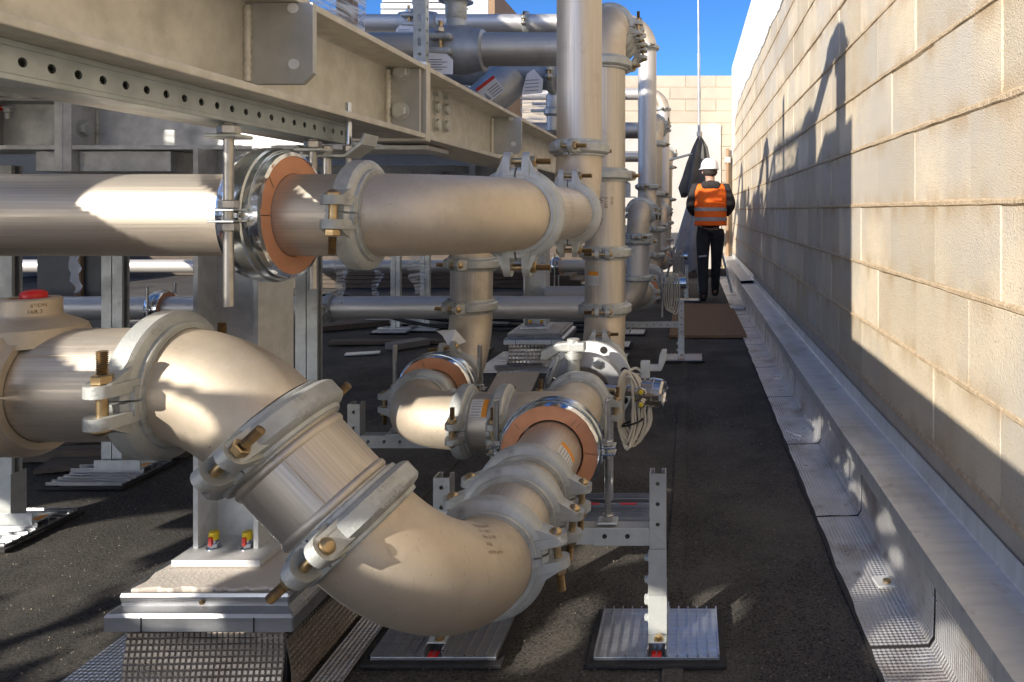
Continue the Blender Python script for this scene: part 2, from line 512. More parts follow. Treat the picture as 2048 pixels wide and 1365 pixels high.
def film_material():
    m = bpy.data.materials.new("clear stretch film")
    m.use_nodes = True
    nt = m.node_tree
    b = nt.nodes["Principled BSDF"]
    b.inputs["Base Color"].default_value = (.75, .80, .86, 1)
    b.inputs["Roughness"].default_value = .22
    tc = nd(m, "ShaderNodeTexCoord"); mp = nd(m, "ShaderNodeMapping"); mp.inputs["Scale"].default_value = (2, 2, 22)
    mp.inputs["Rotation"].default_value = (.5, .35, 0)
    ln(m, tc.outputs["Object"], mp.inputs[0])
    nz = nd(m, "ShaderNodeTexNoise"); nz.inputs["Scale"].default_value = 3; nz.inputs["Detail"].default_value = 7
    ln(m, mp.outputs[0], nz.inputs["Vector"])
    mr = nd(m, "ShaderNodeMapRange"); mr.inputs[1].default_value = .40; mr.inputs[2].default_value = .66; mr.inputs[3].default_value = .10; mr.inputs[4].default_value = .9
    ln(m, nz.outputs[0], mr.inputs[0]); ln(m, mr.outputs[0], b.inputs["Alpha"])
    bp = nd(m, "ShaderNodeBump"); bp.inputs["Strength"].default_value = .6; bp.inputs["Distance"].default_value = .01
    ln(m, nz.outputs[0], bp.inputs["Height"]); ln(m, bp.outputs[0], b.inputs["Normal"])
    return m
M['film'] = film_material()

def text_mb(body, size, place):
    """flat lettering: place(x, y) gives the point on the surface"""
    cu = bpy.data.curves.new("lettering", 'FONT')
    cu.body = body; cu.size = size; cu.resolution_u = 2
    ob = bpy.data.objects.new("lettering", cu)
    C.objects.link(ob)
    bpy.context.view_layer.update()
    me = bpy.data.meshes.new_from_object(ob.evaluated_get(bpy.context.evaluated_depsgraph_get()))
    mb = MB()
    mb.add([place(v.co.x, v.co.y) for v in me.vertices], [tuple(p.vertices) for p in me.polygons])
    bpy.data.objects.remove(ob); bpy.data.curves.remove(cu); bpy.data.meshes.remove(me)
    return mb

def on_plane(o, u, v, off=0.0015):
    o, u, v = Vector(o), Vector(u).normalized(), Vector(v).normalized()
    n = u.cross(v)
    return lambda x, y: o + u * x + v * y + n * off

def on_cyl(c, axis, start, R, along_axis=True):
    """lettering wrapped on a cylinder; text runs along the axis (or round it)"""
    c, z = Vector(c), Vector(axis).normalized()
    s = (Vector(start) - z * Vector(start).dot(z)).normalized()
    t = z.cross(s)
    def f(x, y):
        a, g = (x, y) if along_axis else (y, x)
        th = g / R
        return c + z * a + (s * math.cos(th) + t * math.sin(th)) * (R + .0008)
    return f
# ================================================================== ground
PER = 3.46
mb = MB()
nx, ny = 60, 90
X0, X1, Y0, Y1 = -14.0, .606, -7.0, 14.0
for j in range(ny):
    for i in range(nx):
        x0 = X0 + (X1 - X0) * i / nx; x1 = X0 + (X1 - X0) * (i + 1) / nx
        y0 = Y0 + (Y1 - Y0) * j / ny; y1 = Y0 + (Y1 - Y0) * (j + 1) / ny
        def zz(x, y): return 0.0 if x > .4 else .006 * (mnoise.noise(Vector((x * 1.3, y * 1.3, 0)))) - .004
        mb.add([(x0, y0, zz(x0, y0)), (x1, y0, zz(x1, y0)), (x1, y1, zz(x1, y1)), (x0, y1, zz(x0, y1))], [(0, 1, 2, 3)])
fl = obj("roof_floor", mb, M['roof'], smooth=60, kind="structure")
# overlapping sheets of felt: low raised laps
for x in (-.02, -1.02):
    b = MB(); pts = []
    for k in range(80):
        y = -2 + 15 * k / 79
        wob = .008 * mnoise.noise(Vector((y * 2, x, 3)))
        pts.append((x + wob, y))
    for k in range(79):
        (xa, ya), (xb, yb) = pts[k], pts[k + 1]
        b.add([(xa, ya, .0035), (xb, yb, .0035), (xb - .05, yb, .0035), (xa - .05, ya, .0035), (xa, ya, -.004), (xb, yb, -.004)], [(0, 1, 2, 3), (4, 5, 1, 0)])
    obj("felt_lap", b, M['roof'], fl, kind="structure")
b = MB().box(.606, 40, -40, 60, -.6, -.05).box(-60, .606, -40, -7, -.6, -.05).box(-60, -14, -7, 60, -.6, -.05).box(-14, .606, 14, 60, -.6, -.05)
obj("ground", b, M['concrete'], kind="structure")

# ================================================================== right wall of blocks
WX = .75
def blk(mb, x0, x1, y0, y1, z0, z1, face, ch=.004):
    """a block with a slightly chamfered face; face '-x' or '-y'"""
    if face == '-x':
        A = [(x0 + ch, y0, z0), (x0 + ch, y1, z0), (x0 + ch, y1, z1), (x0 + ch, y0, z1)]
        F = [(x0, y0 + .001, z0 + ch), (x0, y1 - .0005, z0 + ch), (x0, y1 - .0005, z1 - ch), (x0, y0 + .001, z1 - ch)]
        Bk = [(x1, y0, z0), (x1, y1, z0), (x1, y1, z1), (x1, y0, z1)]
    else:
        A = [(x0, y0 + ch, z0), (x1, y0 + ch, z0), (x1, y0 + ch, z1), (x0, y0 + ch, z1)]
        F = [(x0 + ch, y0, z0 + ch), (x1 - ch, y0, z0 + ch), (x1 - ch, y0, z1 - ch), (x0 + ch, y0, z1 - ch)]
        Bk = [(x0, y1, z0), (x1, y1, z0), (x1, y1, z1), (x0, y1, z1)]
    fs = [(8, 9, 10, 11)]
    for k in range(4):
        k2 = (k + 1) % 4
        fs.append((4 + k, 4 + k2, 8 + k2, 8 + k)); fs.append((k, k2, 4 + k2, 4 + k))
    fs.append((3, 2, 1, 0))
    mb.add(Bk + A + F, fs)

wall = thing("block_wall", "long wall of cream concrete blocks running beside the kerb", "wall", (WX, 0, 0))
H, Lb, J = .25, .478, .0105
far = MB()
rng = random.Random(3)
for r in range(13):
    z0 = .365 + r * H + J; z1 = .365 + (r + 1) * H
    ph = 1.746 if r % 2 == 0 else 1.936
    n0 = int(math.floor((-3 - ph) / Lb)); 
    yprev = None
    for k in range(n0, 24):
        jw = rng.choice((.0015, .002, .005, .007)); y0 = ph + k * Lb + rng.uniform(-.012, .012) * (1 if r else 0); y0 = yprev + jw if yprev is not None else y0; y1 = ph + (k + 1) * Lb + rng.uniform(-.010, .010); yprev = y1
        if y0 > 13.0: continue
        y1 = min(y1, 13.02)
        dx = rng.uniform(-.003, .003); j1 = rng.uniform(-.002, .002)
        if 1.2 < y1 and y0 < 8.0 and (CAMZ - z0) * FPX / max(y1, .1) > -VY - 60:
            b = MB(); blk(b, WX + dx, WX + .2, y0, y1, z0 + j1, z1 + j1 * .5, '-x')
            obj("block", b, M['block'], wall)
        else:
            blk(far, WX + dx, WX + .2, y0, y1, z0 + j1, z1 + j1 * .5, '-x')
obj("far_blocks", far, M['block'], wall, kind="stuff")
# mortar: a rough sheet standing a little behind and in places proud of the blocks
b = MB()
for r in range(14):
    zc = .365 + r * H + J * .5
    N = 420
    for k in range(N):
        ya = -2.5 + 15.5 * k / N; yb = -2.5 + 15.5 * (k + 1) / N
        def prof(y):
            a = mnoise.noise(Vector((y * 3.1, r * 7.7, 0))); c = mnoise.noise(Vector((y * 11, r * 3.3, 5)))
            return .0095 + .004 * a + .004 * c, -.0030 + .0016 * c
        (ha, pa), (hb, pb) = prof(ya), prof(yb)
        b.add([(WX - pa * .2 + .004, ya, zc - ha - .004), (WX - pa * .2 + .004, yb, zc - hb - .004), (WX + pb - .003, yb, zc - hb * .5), (WX + pa - .003, ya, zc - ha * .5),
               (WX + pb - .003, yb, zc + hb * .5), (WX + pa - .003, ya, zc + ha * .5), (WX + .004, yb, zc + hb + .004), (WX + .004, ya, zc + ha + .004)],
              [(0, 1, 2, 3), (3, 2, 4, 5), (5, 4, 6, 7)])
b.box(WX + .010, WX + .19, -3, 13.02, .06, 3.6)
obj("mortar", b, M['mortar'], wall)
obj("concrete_footing", MB().box(WX + .002, WX + .2, -3, 13.02, .0, .358), M['concrete'], wall)
# white plaster over the top courses
b = MB(); N = 260
pts = []
for k in range(N + 1):
    y = 2.0 + 11.02 * k / N
    zb = 2.80 + .05 * mnoise.noise(Vector((y * 1.7, 0, 0))) + .03 * mnoise.noise(Vector((y * 9, 0, 2)))
    if y > 11.2: zb -= (y - 11.2) * .25
    if y > 12.3: zb -= .35
    pts.append((y, zb))
for k in range(N):
    (ya, za), (yb, zb) = pts[k], pts[k + 1]
    b.add([(WX - .009, ya, za), (WX - .009, yb, zb), (WX - .009, yb, 3.635), (WX - .009, ya, 3.635), (WX + .006, ya, za - .004), (WX + .006, yb, zb - .004)],
          [(0, 1, 2, 3), (4, 5, 1, 0)])
b.box(WX - .0085, WX + .2, -3, 13.02, 3.632, 3.66)
obj("plaster_band", b, M['plaster'], wall)

# ================================================================== end wall
BY = 13.0
bw = thing("block_wall", "end wall of cream blocks with a pale rendered panel behind the worker", "wall", (0, BY, 0))
h2, l2 = .2135, .545
ztop = 3.515
rng = random.Random(5)
colx = WX + .005
for r in range(16):
    z1 = ztop - r * h2; z0 = z1 - h2 + .008
    off = (0.285 if r % 2 == 0 else .565 if r % 2 else 0)
    x1 = WX - .01
    first = True
    while x1 > -4.2:
        ww = off if first else l2
        x0 = x1 - ww + .008
        first = False
        inrender = r >= 4 and x1 < .56
        if r >= 4 and x0 < .56 < x1: x0 = .56
        if r >= 4 and x1 <= .57: break
        b = MB(); blk(b, x0, x1, BY + rng.uniform(-.004, .004), BY + .2, z0, z1, '-y')
        obj("block", b, M['backblock'], bw)
        x1 = x0 - .008
fb = MB()
for r in range(4):
    z1 = ztop - r * h2; z0 = z1 - h2 + .008
    x1 = -4.25
    while x1 > -14:
        blk(fb, x1 - l2, x1 - .008, BY, BY + .2, z0, z1, '-y'); x1 -= l2
obj("far_blocks", fb, M['backblock'], bw, kind="stuff")
obj("mortar", MB().box(-14, WX, BY + .011, BY + .19, 0, ztop - .01), M['mortar'], bw)
b = MB()
pts = [(-14, 0), (.545, 0)]
for k in range(41):
    z = 2.62 * k / 40
    pts.append((.545 + .016 * mnoise.noise(Vector((z * 7, 1, 0))), z))
for k in range(161):
    x = .53 - 14.5 * k / 160
    pts.append((x, 2.645 + .028 * mnoise.noise(Vector((x * 4, 0, 9)))))
b.prism(pts, (0, BY - .022, 0), (1, 0, 0), (0, 0, 1), (0, 1, 0), 0, .05)
obj("render_panel", b, M['render'], bw)
# service conduit in the corner
ct = thing("conduit", "weathered vertical conduit in the corner between both walls", "conduit", (.66, 12.93, 0))
ct_b = MB().tube([(.66, 12.93, .2), (.66, 12.93, 1.7), (.665, 12.93, 2.2)], .03, 12)
obj("tube", ct_b, M['timber'], ct, smooth=40)
obj("bracket", MB().box(.61, .71, 12.90, 12.99, 1.95, 2.05), M['galv'], ct)
# parapet away on the other side of the roof
pw = thing("parapet_wall", "low dark parapet closing the far side of the roof", "wall", (-11, 6, 0))
obj("wall_face", MB().box(-11.2, -11, -6, 13, 0, 1.6), M['concrete'], pw)

# ================================================================== kerb with flashing and foil
kb = thing("flashed_kerb", "low kerb capped with grey metal flashing along the block wall", "kerb", (.67, 0, 0))
obj("kerb_core", MB().box(.625, WX, -2.5, 13, 0, .215), M['concrete'], kb)
def capseg(y0, y1, zt, x0=.590, dz=0):
    b = MB(); t = .003
    # front lip with a small return, top, rear upstand: one folded sheet
    prof = [(x0 + .012, zt - .062), (x0, zt - .052), (x0, zt), (WX - .012, zt + .004), (WX - .0085, zt + .008), (WX - .0065, zt + .066)]
    N = 10
    q = len(prof)
    vs = []
    for k in range(N + 1):
        y = y0 + (y1 - y0) * k / N
        wv = .0012 * math.sin(k * 1.3)
        for i, (x, z) in enumerate(prof):
            vs.append((x + (wv if i in (0, 1) else 0), y, z + (wv if i == 2 else 0)))
        for i, (x, z) in enumerate(prof):
            vs.append((x + t * (1 if i < 3 else .2), y, z - t * (1 if i in (2, 3) else 0)))
    fs = []
    for k in range(N):
        for i in range(q - 1):
            fs.append((k * 2 * q + i, k * 2 * q + i + 1, (k + 1) * 2 * q + i + 1, (k + 1) * 2 * q + i))
    for k in (0, N):
        for i in range(q - 1):
            a = k * 2 * q
            fs.append((a + i, a + i + 1, a + q + i + 1, a + q + i))
    b.add(vs, fs)
    o = obj("cap_sheet", b, M['alu'], kb)
    return o
capseg(-1.2, 2.662, .240)
capseg(2.640, 5.6, .237)
capseg(5.58, 8.52, .240)
capseg(8.50, 11.2, .276, .584)
capseg(11.18, 12.98, .279, .584)
# upstand and floor foil: one folded panel per sheet
seams = [-.6, .95, 1.815, 2.59, 3.39, 4.25, 5.05, 5.9, 6.75, 7.6, 8.45, 9.3, 10.2, 11.1, 12.0, 12.95]
rng = random.Random(11)
for s0, s1 in zip(seams[:-1], seams[1:]):
    b = MB(); NY = max(6, int((s1 - s0) / .05))
    prof = [(.612, .205), (.612, .12), (.610, .03), (.598, .010), (.56, .0075), (.50, .0065), (.452, .006)]
    q = len(prof); vs = []
    for k in range(NY + 1):
        y = s0 + .006 + (s1 - s0 - .012) * k / NY
        for i, (x, z) in enumerate(prof):
            n = mnoise.noise(Vector((y * 5, i * 3.1, s0)))
            xx = x + n * (.0018 if i < 3 else .002)
            zz_ = z + (abs(mnoise.noise(Vector((y * 4, i * 2.0, 4 + s0)))) * .0035 if 3 <= i < 6 else 0)
            if i == 6: xx += .006 * mnoise.noise(Vector((y * 6, 0, 8))) + .004 * mnoise.noise(Vector((y * 19, 0, 8))); zz_ = .0055
            vs.append((xx, y, zz_))
    fs = [(k * q + i, (k + 1) * q + i, (k + 1) * q + i + 1, k * q + i + 1) for k in range(NY) for i in range(q - 1)]
    b.add(vs, fs)
    obj("foil_sheet", b, M['embw'], kb, smooth=50)
# dark bitumen under the foil edge and seams
b = MB(); N = 150; vs = []
for k in range(N + 1):
    y = -.8 + 13.7 * k / N
    vs += [(.440 + .010 * mnoise.noise(Vector((y * 4, 2, 0))) + .004 * mnoise.noise(Vector((y * 17, 2, 0))), y, .0042), (.604, y, .0042), (.6135, y, .02), (.6155, y, .205)]
b.add(vs, [(k * 4 + i, (k + 1) * 4 + i, (k + 1) * 4 + i + 1, k * 4 + i + 1) for k in range(N) for i in range(3)])
obj("bitumen_edge", b, M['rubber'], kb)
# chalk mark
for body, org, sz in (("2", (.515, 3.72, .0165), .075), ("5", (.535, 3.52, .0165), .075)):
    t = text_mb(body, sz, on_plane(org, (.55, .8, 0), (-.8, .55, 0), .003))
    obj("chalk_mark", t, M['paper'], kb)
b = MB().tube([(.47, 3.56, .018), (.50, 3.50, .019), (.53, 3.47, .019)], .003, 6)
obj("chalk_mark", b, M['paper'], kb)
# small plate lying on the foil
pl = thing("washer_plate", "small square washer plate lying on the foil strip", "plate", tuple(P(1767, 1160, 2.10)))
c = P(1767, 1160, 2.10); c.z = .024
obj("plate", MB().obox(c, (1, .1, 0), (-.1, 1, 0), (0, 0, 1), .05, .055, .006), M['galvblue'], pl, bevel=.001)
obj("bolt", MB().lathe([(0, .012), (.006, .012), (.008, .008), (.008, 0)], c + Vector((.008, -.008, .004)), (0, 0, 1), 12), M['brass'], pl, smooth=40)
# drain grate and offcut near the worker
dg = thing("drain_grate", "small slotted metal grate on the floor beside the kerb", "grate", (.51, 8.1, 0))
b = MB()
for k in range(7): b.box(.44, .60, 7.95 + .04 * k, 7.966 + .04 * k, .012, .03)
b.box(.44, .452, 7.95, 8.206, .008, .028); b.box(.588, .60, 7.95, 8.206, .008, .028)
obj("grid", b, M['zinc'], dg)
ofc = thing("metal_offcut", "bent strip of scrap metal lying by the drain grate", "scrap", (.47, 7.6, 0))
obj("strip", MB().obox((.47, 7.6, .014), (1, .4, 0), (-.4, 1, 0), (0, 0, 1), .2, .04, .006), M['alu'], ofc)
# brown boards on the walkway
def board(px0, px1, yn, yf, label, z=.022):
    dn = FPX * CAMZ / (yn - VY); df = FPX * CAMZ / (yf - VY)
    x0 = (px0 - VX) * dn / FPX; x1 = (px1 - VX) * dn / FPX
    x1f = x1 - .015
    t = thing("fibre_board", label, "board", ((x0 + x1) / 2, (dn + df) / 2, 0))
    b = MB(); N = 24
    lo, hi = [], []
    for k in range(N + 1):
        f = k / N
        lo.append((x0 + (x1 - x0) * f, dn + .012 * mnoise.noise(Vector((f * 9, px0, 0)))))
        hi.append((x0 + (x1f - x0) * f, df + .012 * mnoise.noise(Vector((f * 9, px0, 4)))))
    poly = lo + hi[::-1]
    b.prism(poly, (0, 0, .004), (1, 0, 0), (0, 1, 0), (0, 0, 1), 0, z)
    obj("sheet", b, M['coir'], t)
board(1338, 1494, 677, 612, "brown fibre board on the walkway between the worker and the near posts")
board(1375, 1462, 551, 519, "distant brown board lying on the walkway beyond the worker", .03)
# ================================================================== pipe fittings
def coupling_mesh(R):
    key = ("coupling", round(R, 4))
    if key in MESHCACHE: return MESHCACHE[key]
    k = (R / .084) ** .6
    hw = .027 * k
    b = MB()
    prof = [(-hw, R + .0005), (-hw, R + .0085 * k), (-hw * .95, R + .0098 * k), (-hw * .76, R + .0105 * k), (-hw * .68, R + .019 * k), (-hw * .60, R + .0225 * k), (-hw * .44, R + .0262 * k),
            (hw * .44, R + .0262 * k), (hw * .60, R + .0225 * k), (hw * .68, R + .019 * k), (hw * .76, R + .0105 * k), (hw * .95, R + .0098 * k), (hw, R + .0085 * k), (hw, R + .0005)]
    b.lathe([(-hw - .0015, R + .0004), (-hw - .0015, R + .0035), (hw + .0015, R + .0035), (hw + .0015, R + .0004)], (0, 0, 0), (0, 0, 1), 40)
    g = .022
    for base in (0, PI):
        b.lathe(prof, (0, 0, 0), (0, 0, 1), 26, base + g, base + PI - g, xh=(1, 0, 0), caps=True)
    er = R + .040 * k
    for sx in (-1, 1):
        for sy in (-1, 1):
            rr = .0205 * k
            poly = [(R * .985, -rr * 1.25), (er, -rr)]
            for i in range(1, 8):
                a = -PI / 2 + PI * i / 8
                poly.append((er + rr * math.cos(a), rr * math.sin(a)))
            poly += [(er, rr), (R * .985, rr * 1.25)]
            poly = [(p * sx, q) for p, q in poly]
            y0, y1 = .013 * k, .029 * k
            b.prism(poly, (0, 0, 0), (1, 0, 0), (0, 0, 1), (0, 1, 0), sy * y0, sy * y1)
            # root block between ear and split, and the gusset up on to the housing
            b.box(min(sx * R * .99, sx * (R + .017 * k)), max(sx * R * .99, sx * (R + .017 * k)), min(sy * .0015, sy * .02 * k), max(sy * .0015, sy * .02 * k), -hw * .96, hw * .96)
            th = .50
            w2 = [(R * 1.0 * sx, sy * y1 * .9), ((er + rr * .35) * sx, sy * y1), ((R + .019 * k) * math.cos(th) * sx, sy * (R + .019 * k) * math.sin(th)), (R * math.cos(th) * sx, sy * R * math.sin(th))]
            for zc in (-hw * .52, hw * .52):
                b.prism(w2, (0, 0, 0), (1, 0, 0), (0, 1, 0), (0, 0, 1), zc - .0035 * k, zc + .0035 * k)
            b.prism([(p * .985, q) for p, q in w2], (0, 0, 0), (1, 0, 0), (0, 1, 0), (0, 0, 1), -hw * .5, hw * .5)
    me = mesh_from("coupling", b, M['cast'], 24)
    br = .0072 * k
    def bolt(sx, mt, mth):
        q = MB()
        x = sx * er
        q.cyl((x, -.03 * k, 0), (x, .034 * k, 0), br, 12)
        q.lathe([(0, .0125 * k), (.004 * k, .0125 * k), (.0075 * k, .0095 * k), (.0100 * k, .0045 * k), (.0113 * k, 0)], (x, -.0292 * k, 0), (0, -1, 0), 16)
        return mesh_from("bolt", q, mt, 40)
    def nut(sx):
        q = MB()
        q.hexa((sx * er, .0292 * k, 0), (sx * er, .0415 * k, 0), .0132 * k)
        return mesh_from("nut", q, M['brass'], 30)
    def thread(sx):
        q = MB(); pr = []
        for i in range(12):
            pr += [(i * .0026 * k, br * .80), (i * .0026 * k + .0013 * k, br * 1.02)]
        pr.append((.0315 * k, 0))
        q.lathe(pr, (sx * er, .0425 * k, 0), (0, 1, 0), 12)
        return mesh_from("bolt_end", q, M['thread'], 60)
    MESHCACHE[key] = (me, [(bolt(s, M['brass'], None), nut(s), thread(s)) for s in (-1, 1)])
    return MESHCACHE[key]

def coupling(parent, c, axis, ear, bolt, R, full=True):
    """axis: pipe axis, ear: direction of the first ear, bolt: direction the nuts point"""
    z = Vector(axis).normalized()
    x = (Vector(ear) - z * Vector(ear).dot(z)).normalized()
    y = z.cross(x)
    if y.dot(Vector(bolt)) < 0:
        z = -z; y = z.cross(x)
    me, bolts = coupling_mesh(R)
    o = bpy.data.objects.new("coupling", me)
    C.objects.link(o)
    o.parent = parent
    m = Matrix((x, y, z)).transposed().to_4x4()
    m.translation = Vector(c) - root_of(parent).location
    o.matrix_local = m
    if full:
        for bm_, nm_, th_ in bolts:
            for nme, mm in (("bolt", bm_), ("nut", nm_), ("bolt_end", th_)):
                q = bpy.data.objects.new(nme, mm); C.objects.link(q); q.parent = o
    return o

def arc_pts(a, corner, b, r, n=14):
    """points of a fillet of radius r at the corner between a->corner->b"""
    a, corner, b = Vector(a), Vector(corner), Vector(b)
    d0 = (corner - a).normalized(); d1 = (b - corner).normalized()
    ang = d0.angle(d1)
    t = r * math.tan(ang / 2)
    s = corner - d0 * t; e = corner + d1 * t
    nrm = (d1 - d0 * d1.dot(d0)).normalized()
    cen = s + nrm * r
    pts = []
    for k in range(n + 1):
        q = ang * k / n
        pts.append(cen - nrm * (r * math.cos(q)) + d0 * (r * math.sin(q)))
    return pts, s, e, d0, d1

def run(name, label, cat, pts, R, rad, coup=None, mp='pipe', me_='elbow', group=None, full=True, seg=40, extra=(), collars=(), loc=None):
    """pts: corner points; rad: bend radius for every inner corner
    coup: {corner: [(which, ear, bolt)]} which 0 = before the bend, 1 = after; extra: [(point, axis, ear, bolt)]"""
    pts = [Vector(p) for p in pts]
    t = thing(name, label, cat, loc or pts[0], group)
    starts = [pts[0]]
    cur = pts[0]
    for i in range(1, len(pts) - 1):
        ap, s, e, d0, d1 = arc_pts(cur, pts[i], pts[i + 1], rad[i - 1])
        if (s - cur).length > .004:
            n = max(2, int((s - cur).length / .25) + 1)
            obj("pipe", MB().tube([cur + (s - cur) * (k / n) for k in range(n + 1)], R, seg), M[mp], t, smooth=50)
        e_ = obj("elbow", MB().tube(ap, R * 1.012, seg), M[me_], t, smooth=50)
        for which, ear, bolt in (coup or {}).get(i, []):
            if which == 0: coupling(t, s, d0, ear, bolt, R, full)
            else: coupling(t, e, d1, ear, bolt, R, full)
        cur = e
    if (pts[-1] - cur).length > .004:
        n = max(2, int((pts[-1] - cur).length / .25) + 1)
        obj("pipe", MB().tube([cur + (pts[-1] - cur) * (k / n) for k in range(n + 1)], R, seg), M[mp], t, smooth=50)
    for c, ax, ear, bolt in extra:
        coupling(t, c, ax, ear, bolt, R, full)
    return t

def threaded(mb, p0, p1, r=.008, pitch=.0034):
    p0, p1 = Vector(p0), Vector(p1)
    L = (p1 - p0).length
    n = int(L / pitch)
    pr = [(0, 0), (0, r * .9)]
    for k in range(n):
        pr += [(k * pitch + .0002, r * .86), (k * pitch + pitch * .5, r)]
    pr += [(L, r * .88), (L, 0)]
    return mb.lathe(pr, p0, p1 - p0, 10)

def hanger(name, label, c, axis, R, Ro, L, side, rods, group="insulated pipe hangers", low=None, full=True):
    """insulated clamp round a pipe. side: direction of the first ear; rods: (z0, z1) of the two rods"""
    c = Vector(c); z = Vector(axis).normalized(); s = Vector(side).normalized()
    t = thing(name, label, "pipe hanger", c, group)
    n = 56
    h = L / 2
    # two halves of insulation with a joint at the ears
    for base in (0, PI):
        b = MB()
        prof = [(-h, R + .001), (-h, Ro - .003), (h, Ro - .003), (h, R + .001)]
        b.lathe(prof, c, z, n // 2, base + .008, base + PI - .008, xh=s, caps=True)
        obj("insulation", b, M['salmon'], t, smooth=40)
    rg = random.Random(int(abs(c.x) * 1000 + c.y * 100))
    for q in range(4):
        a = rg.uniform(0, 6.28); r0 = R + rg.uniform(.004, .012); r1 = min(Ro - .006, r0 + rg.uniform(.012, .03))
        dr = s * math.cos(a) + z.cross(s) * math.sin(a); tn = z.cross(dr)
        for e in (-1, 1):
            obj("cut_mark", MB().obox(c + dr * ((r0 + r1) / 2) + z * (e * (h + .0003)), dr + tn * rg.uniform(-.4, .4), tn, z, r1 - r0, .0016, .0008), M['timber'], t)
    b = MB(); vs = []
    nn = 72
    for k in range(nn + 1):
        a = 2 * PI * k / nn
        dr = s * math.cos(a) + z.cross(s) * math.sin(a)
        for i, (ax_, rr) in enumerate(((-h - .002, Ro - .004), (-h * .98, Ro), (-h * .4, Ro + .001), (h * .4, Ro + .001), (h * .98, Ro), (h + .0012, Ro - .006))):
            wob = .0012 * mnoise.noise(Vector((a * 6, i * 2.2, c.x * 9 + c.y)))
            vs.append(c + z * (ax_ + wob * (2 if i in (0, 5) else 0)) + dr * (rr + wob))
    b.add(vs, [(k * 6 + i, (k + 1) * 6 + i, (k + 1) * 6 + i + 1, k * 6 + i + 1) for k in range(nn) for i in range(5)])
    obj("foil_wrap", b, M['mirror'], t, smooth=60)
    bw_ = min(.022, L * .30)
    prof = [(-bw_, Ro + .0012), (-bw_, Ro + .004), (-bw_ * .55, Ro + .0045), (-bw_ * .45, Ro + .0075), (bw_ * .45, Ro + .0075), (bw_ * .55, Ro + .0045), (bw_, Ro + .004), (bw_, Ro + .0012)]
    for base in (0, PI):
        b = MB().lathe(prof, c, z, 32, base + .03, base + PI - .03, xh=s, caps=True)
        obj("clamp_band", b, M['band'], t, smooth=30)
    u = z.cross(s)
    if u.z < 0: u = -u
    for sg in (-1, 1):
        ec = c + s * (sg * (Ro + .017))
        for q in (-1, 1):
            obj("ear_plate", MB().obox(ec + u * (q * .0085), s, z, u, .04, bw_ * 2, .004), M['band'], t, bevel=.001)
        if full:
            p0 = ec.copy(); p1 = ec.copy(); p0.z = rods[0]; p1.z = rods[1]
            rd = obj("threaded_rod", threaded(MB(), p0, p1), M['rod'], t, smooth=70)
            for zz_, mt in ((.0105, M['rod']), (-.0235, M['rod'])):
                obj("nut", MB().hexa(ec + Vector((0, 0, zz_)), ec + Vector((0, 0, zz_ + .013)), .0145), mt, t, smooth=30)
            if low:
                q = ec.copy(); q.z = low
                obj("nut", MB().hexa(q, q + Vector((0, 0, .014)), .0155), M['rod'], t, smooth=30)
                obj("washer", MB().obox(q + Vector((0, 0, -.0035)), (1, 0, 0), (0, 1, 0), (0, 0, 1), .05, .042, .006), M['zinc'], t, bevel=.002)
        else:
            p0 = ec.copy(); p1 = ec.copy(); p0.z = rods[0]; p1.z = rods[1]
            obj("threaded_rod", MB().cyl(p0, p1, .008, 8), M['rod'], t, smooth=60)
    return t

def sticker(parent, c, axis, start, R, w, h, orange=True):
    """label wrapped on a pipe: w along the axis, h round it"""
    f = on_cyl(c, axis, start, R)
    def patch(x0, x1, y0, y1, lift):
        b = MB(); N = 6; vs = []
        fl_ = on_cyl(c, axis, start, R + lift)
        for k in range(N + 1):
            y = y0 + (y1 - y0) * k / N
            vs += [fl_(x0, y), fl_(x1, y)]
        b.add(vs, [(2 * k, 2 * k + 1, 2 * k + 3, 2 * k + 2) for k in range(N)])
        return b
    s = obj("label", patch(-w / 2, w / 2, -h / 2, h / 2, .0004), M['sticker'], parent)
    if orange: obj("print", patch(w * .2, w / 2, -h / 2, h / 2, .0008), M['orange'], s)
    ink = MB()
    for k in range(6):
        y = -h * .38 + h * .76 * k / 5
        q = patch(-w * .42, w * (.1 if k % 2 else .16), y, y + h * .045, .0009)
        ink.add(q.v, q.f)
    obj("print", ink, M['greyink'], s)
    return s

# ================================================================== upper front pipe and tall riser
RU = .0685
DU, ZU, XR, YR = 1.211, 1.092, -.338, 2.206
X_ = (1, 0, 0); Y_ = (0, 1, 0); Z_ = (0, 0, 1); nX = (-1, 0, 0); nY = (0, -1, 0); nZ = (0, 0, -1)
up = run("pipe_run", "big pipe under the beam that bends back and up into the tallest front riser", "pipe",
    [(-3.2, DU, ZU), (XR, DU, ZU), (XR, YR, ZU), (XR, YR, 2.80), (-3.4, YR, 2.80)], RU, [.208, .195, .195],
    {1: [(0, (0, -1, .05), nZ), (1, Z_, X_)], 2: [(0, Z_, X_), (1, (-.25, -1, 0), X_)], 3: [(0, nY, X_), (1, nY, Z_)]}, seg=48, loc=(XR, YR, ZU))
# weld seams on the elbows and a stamped pipe end
ap, s, e, d0, d1 = arc_pts((-3, DU, ZU), (XR, DU, ZU), (XR, 3, ZU), .208)
hanger("pipe_hanger", "insulated clamp holding the upper pipe on two long threaded rods", (-.694, DU, ZU), X_, RU, .1045, .066, nY, (.955, 1.232), low=1.214)

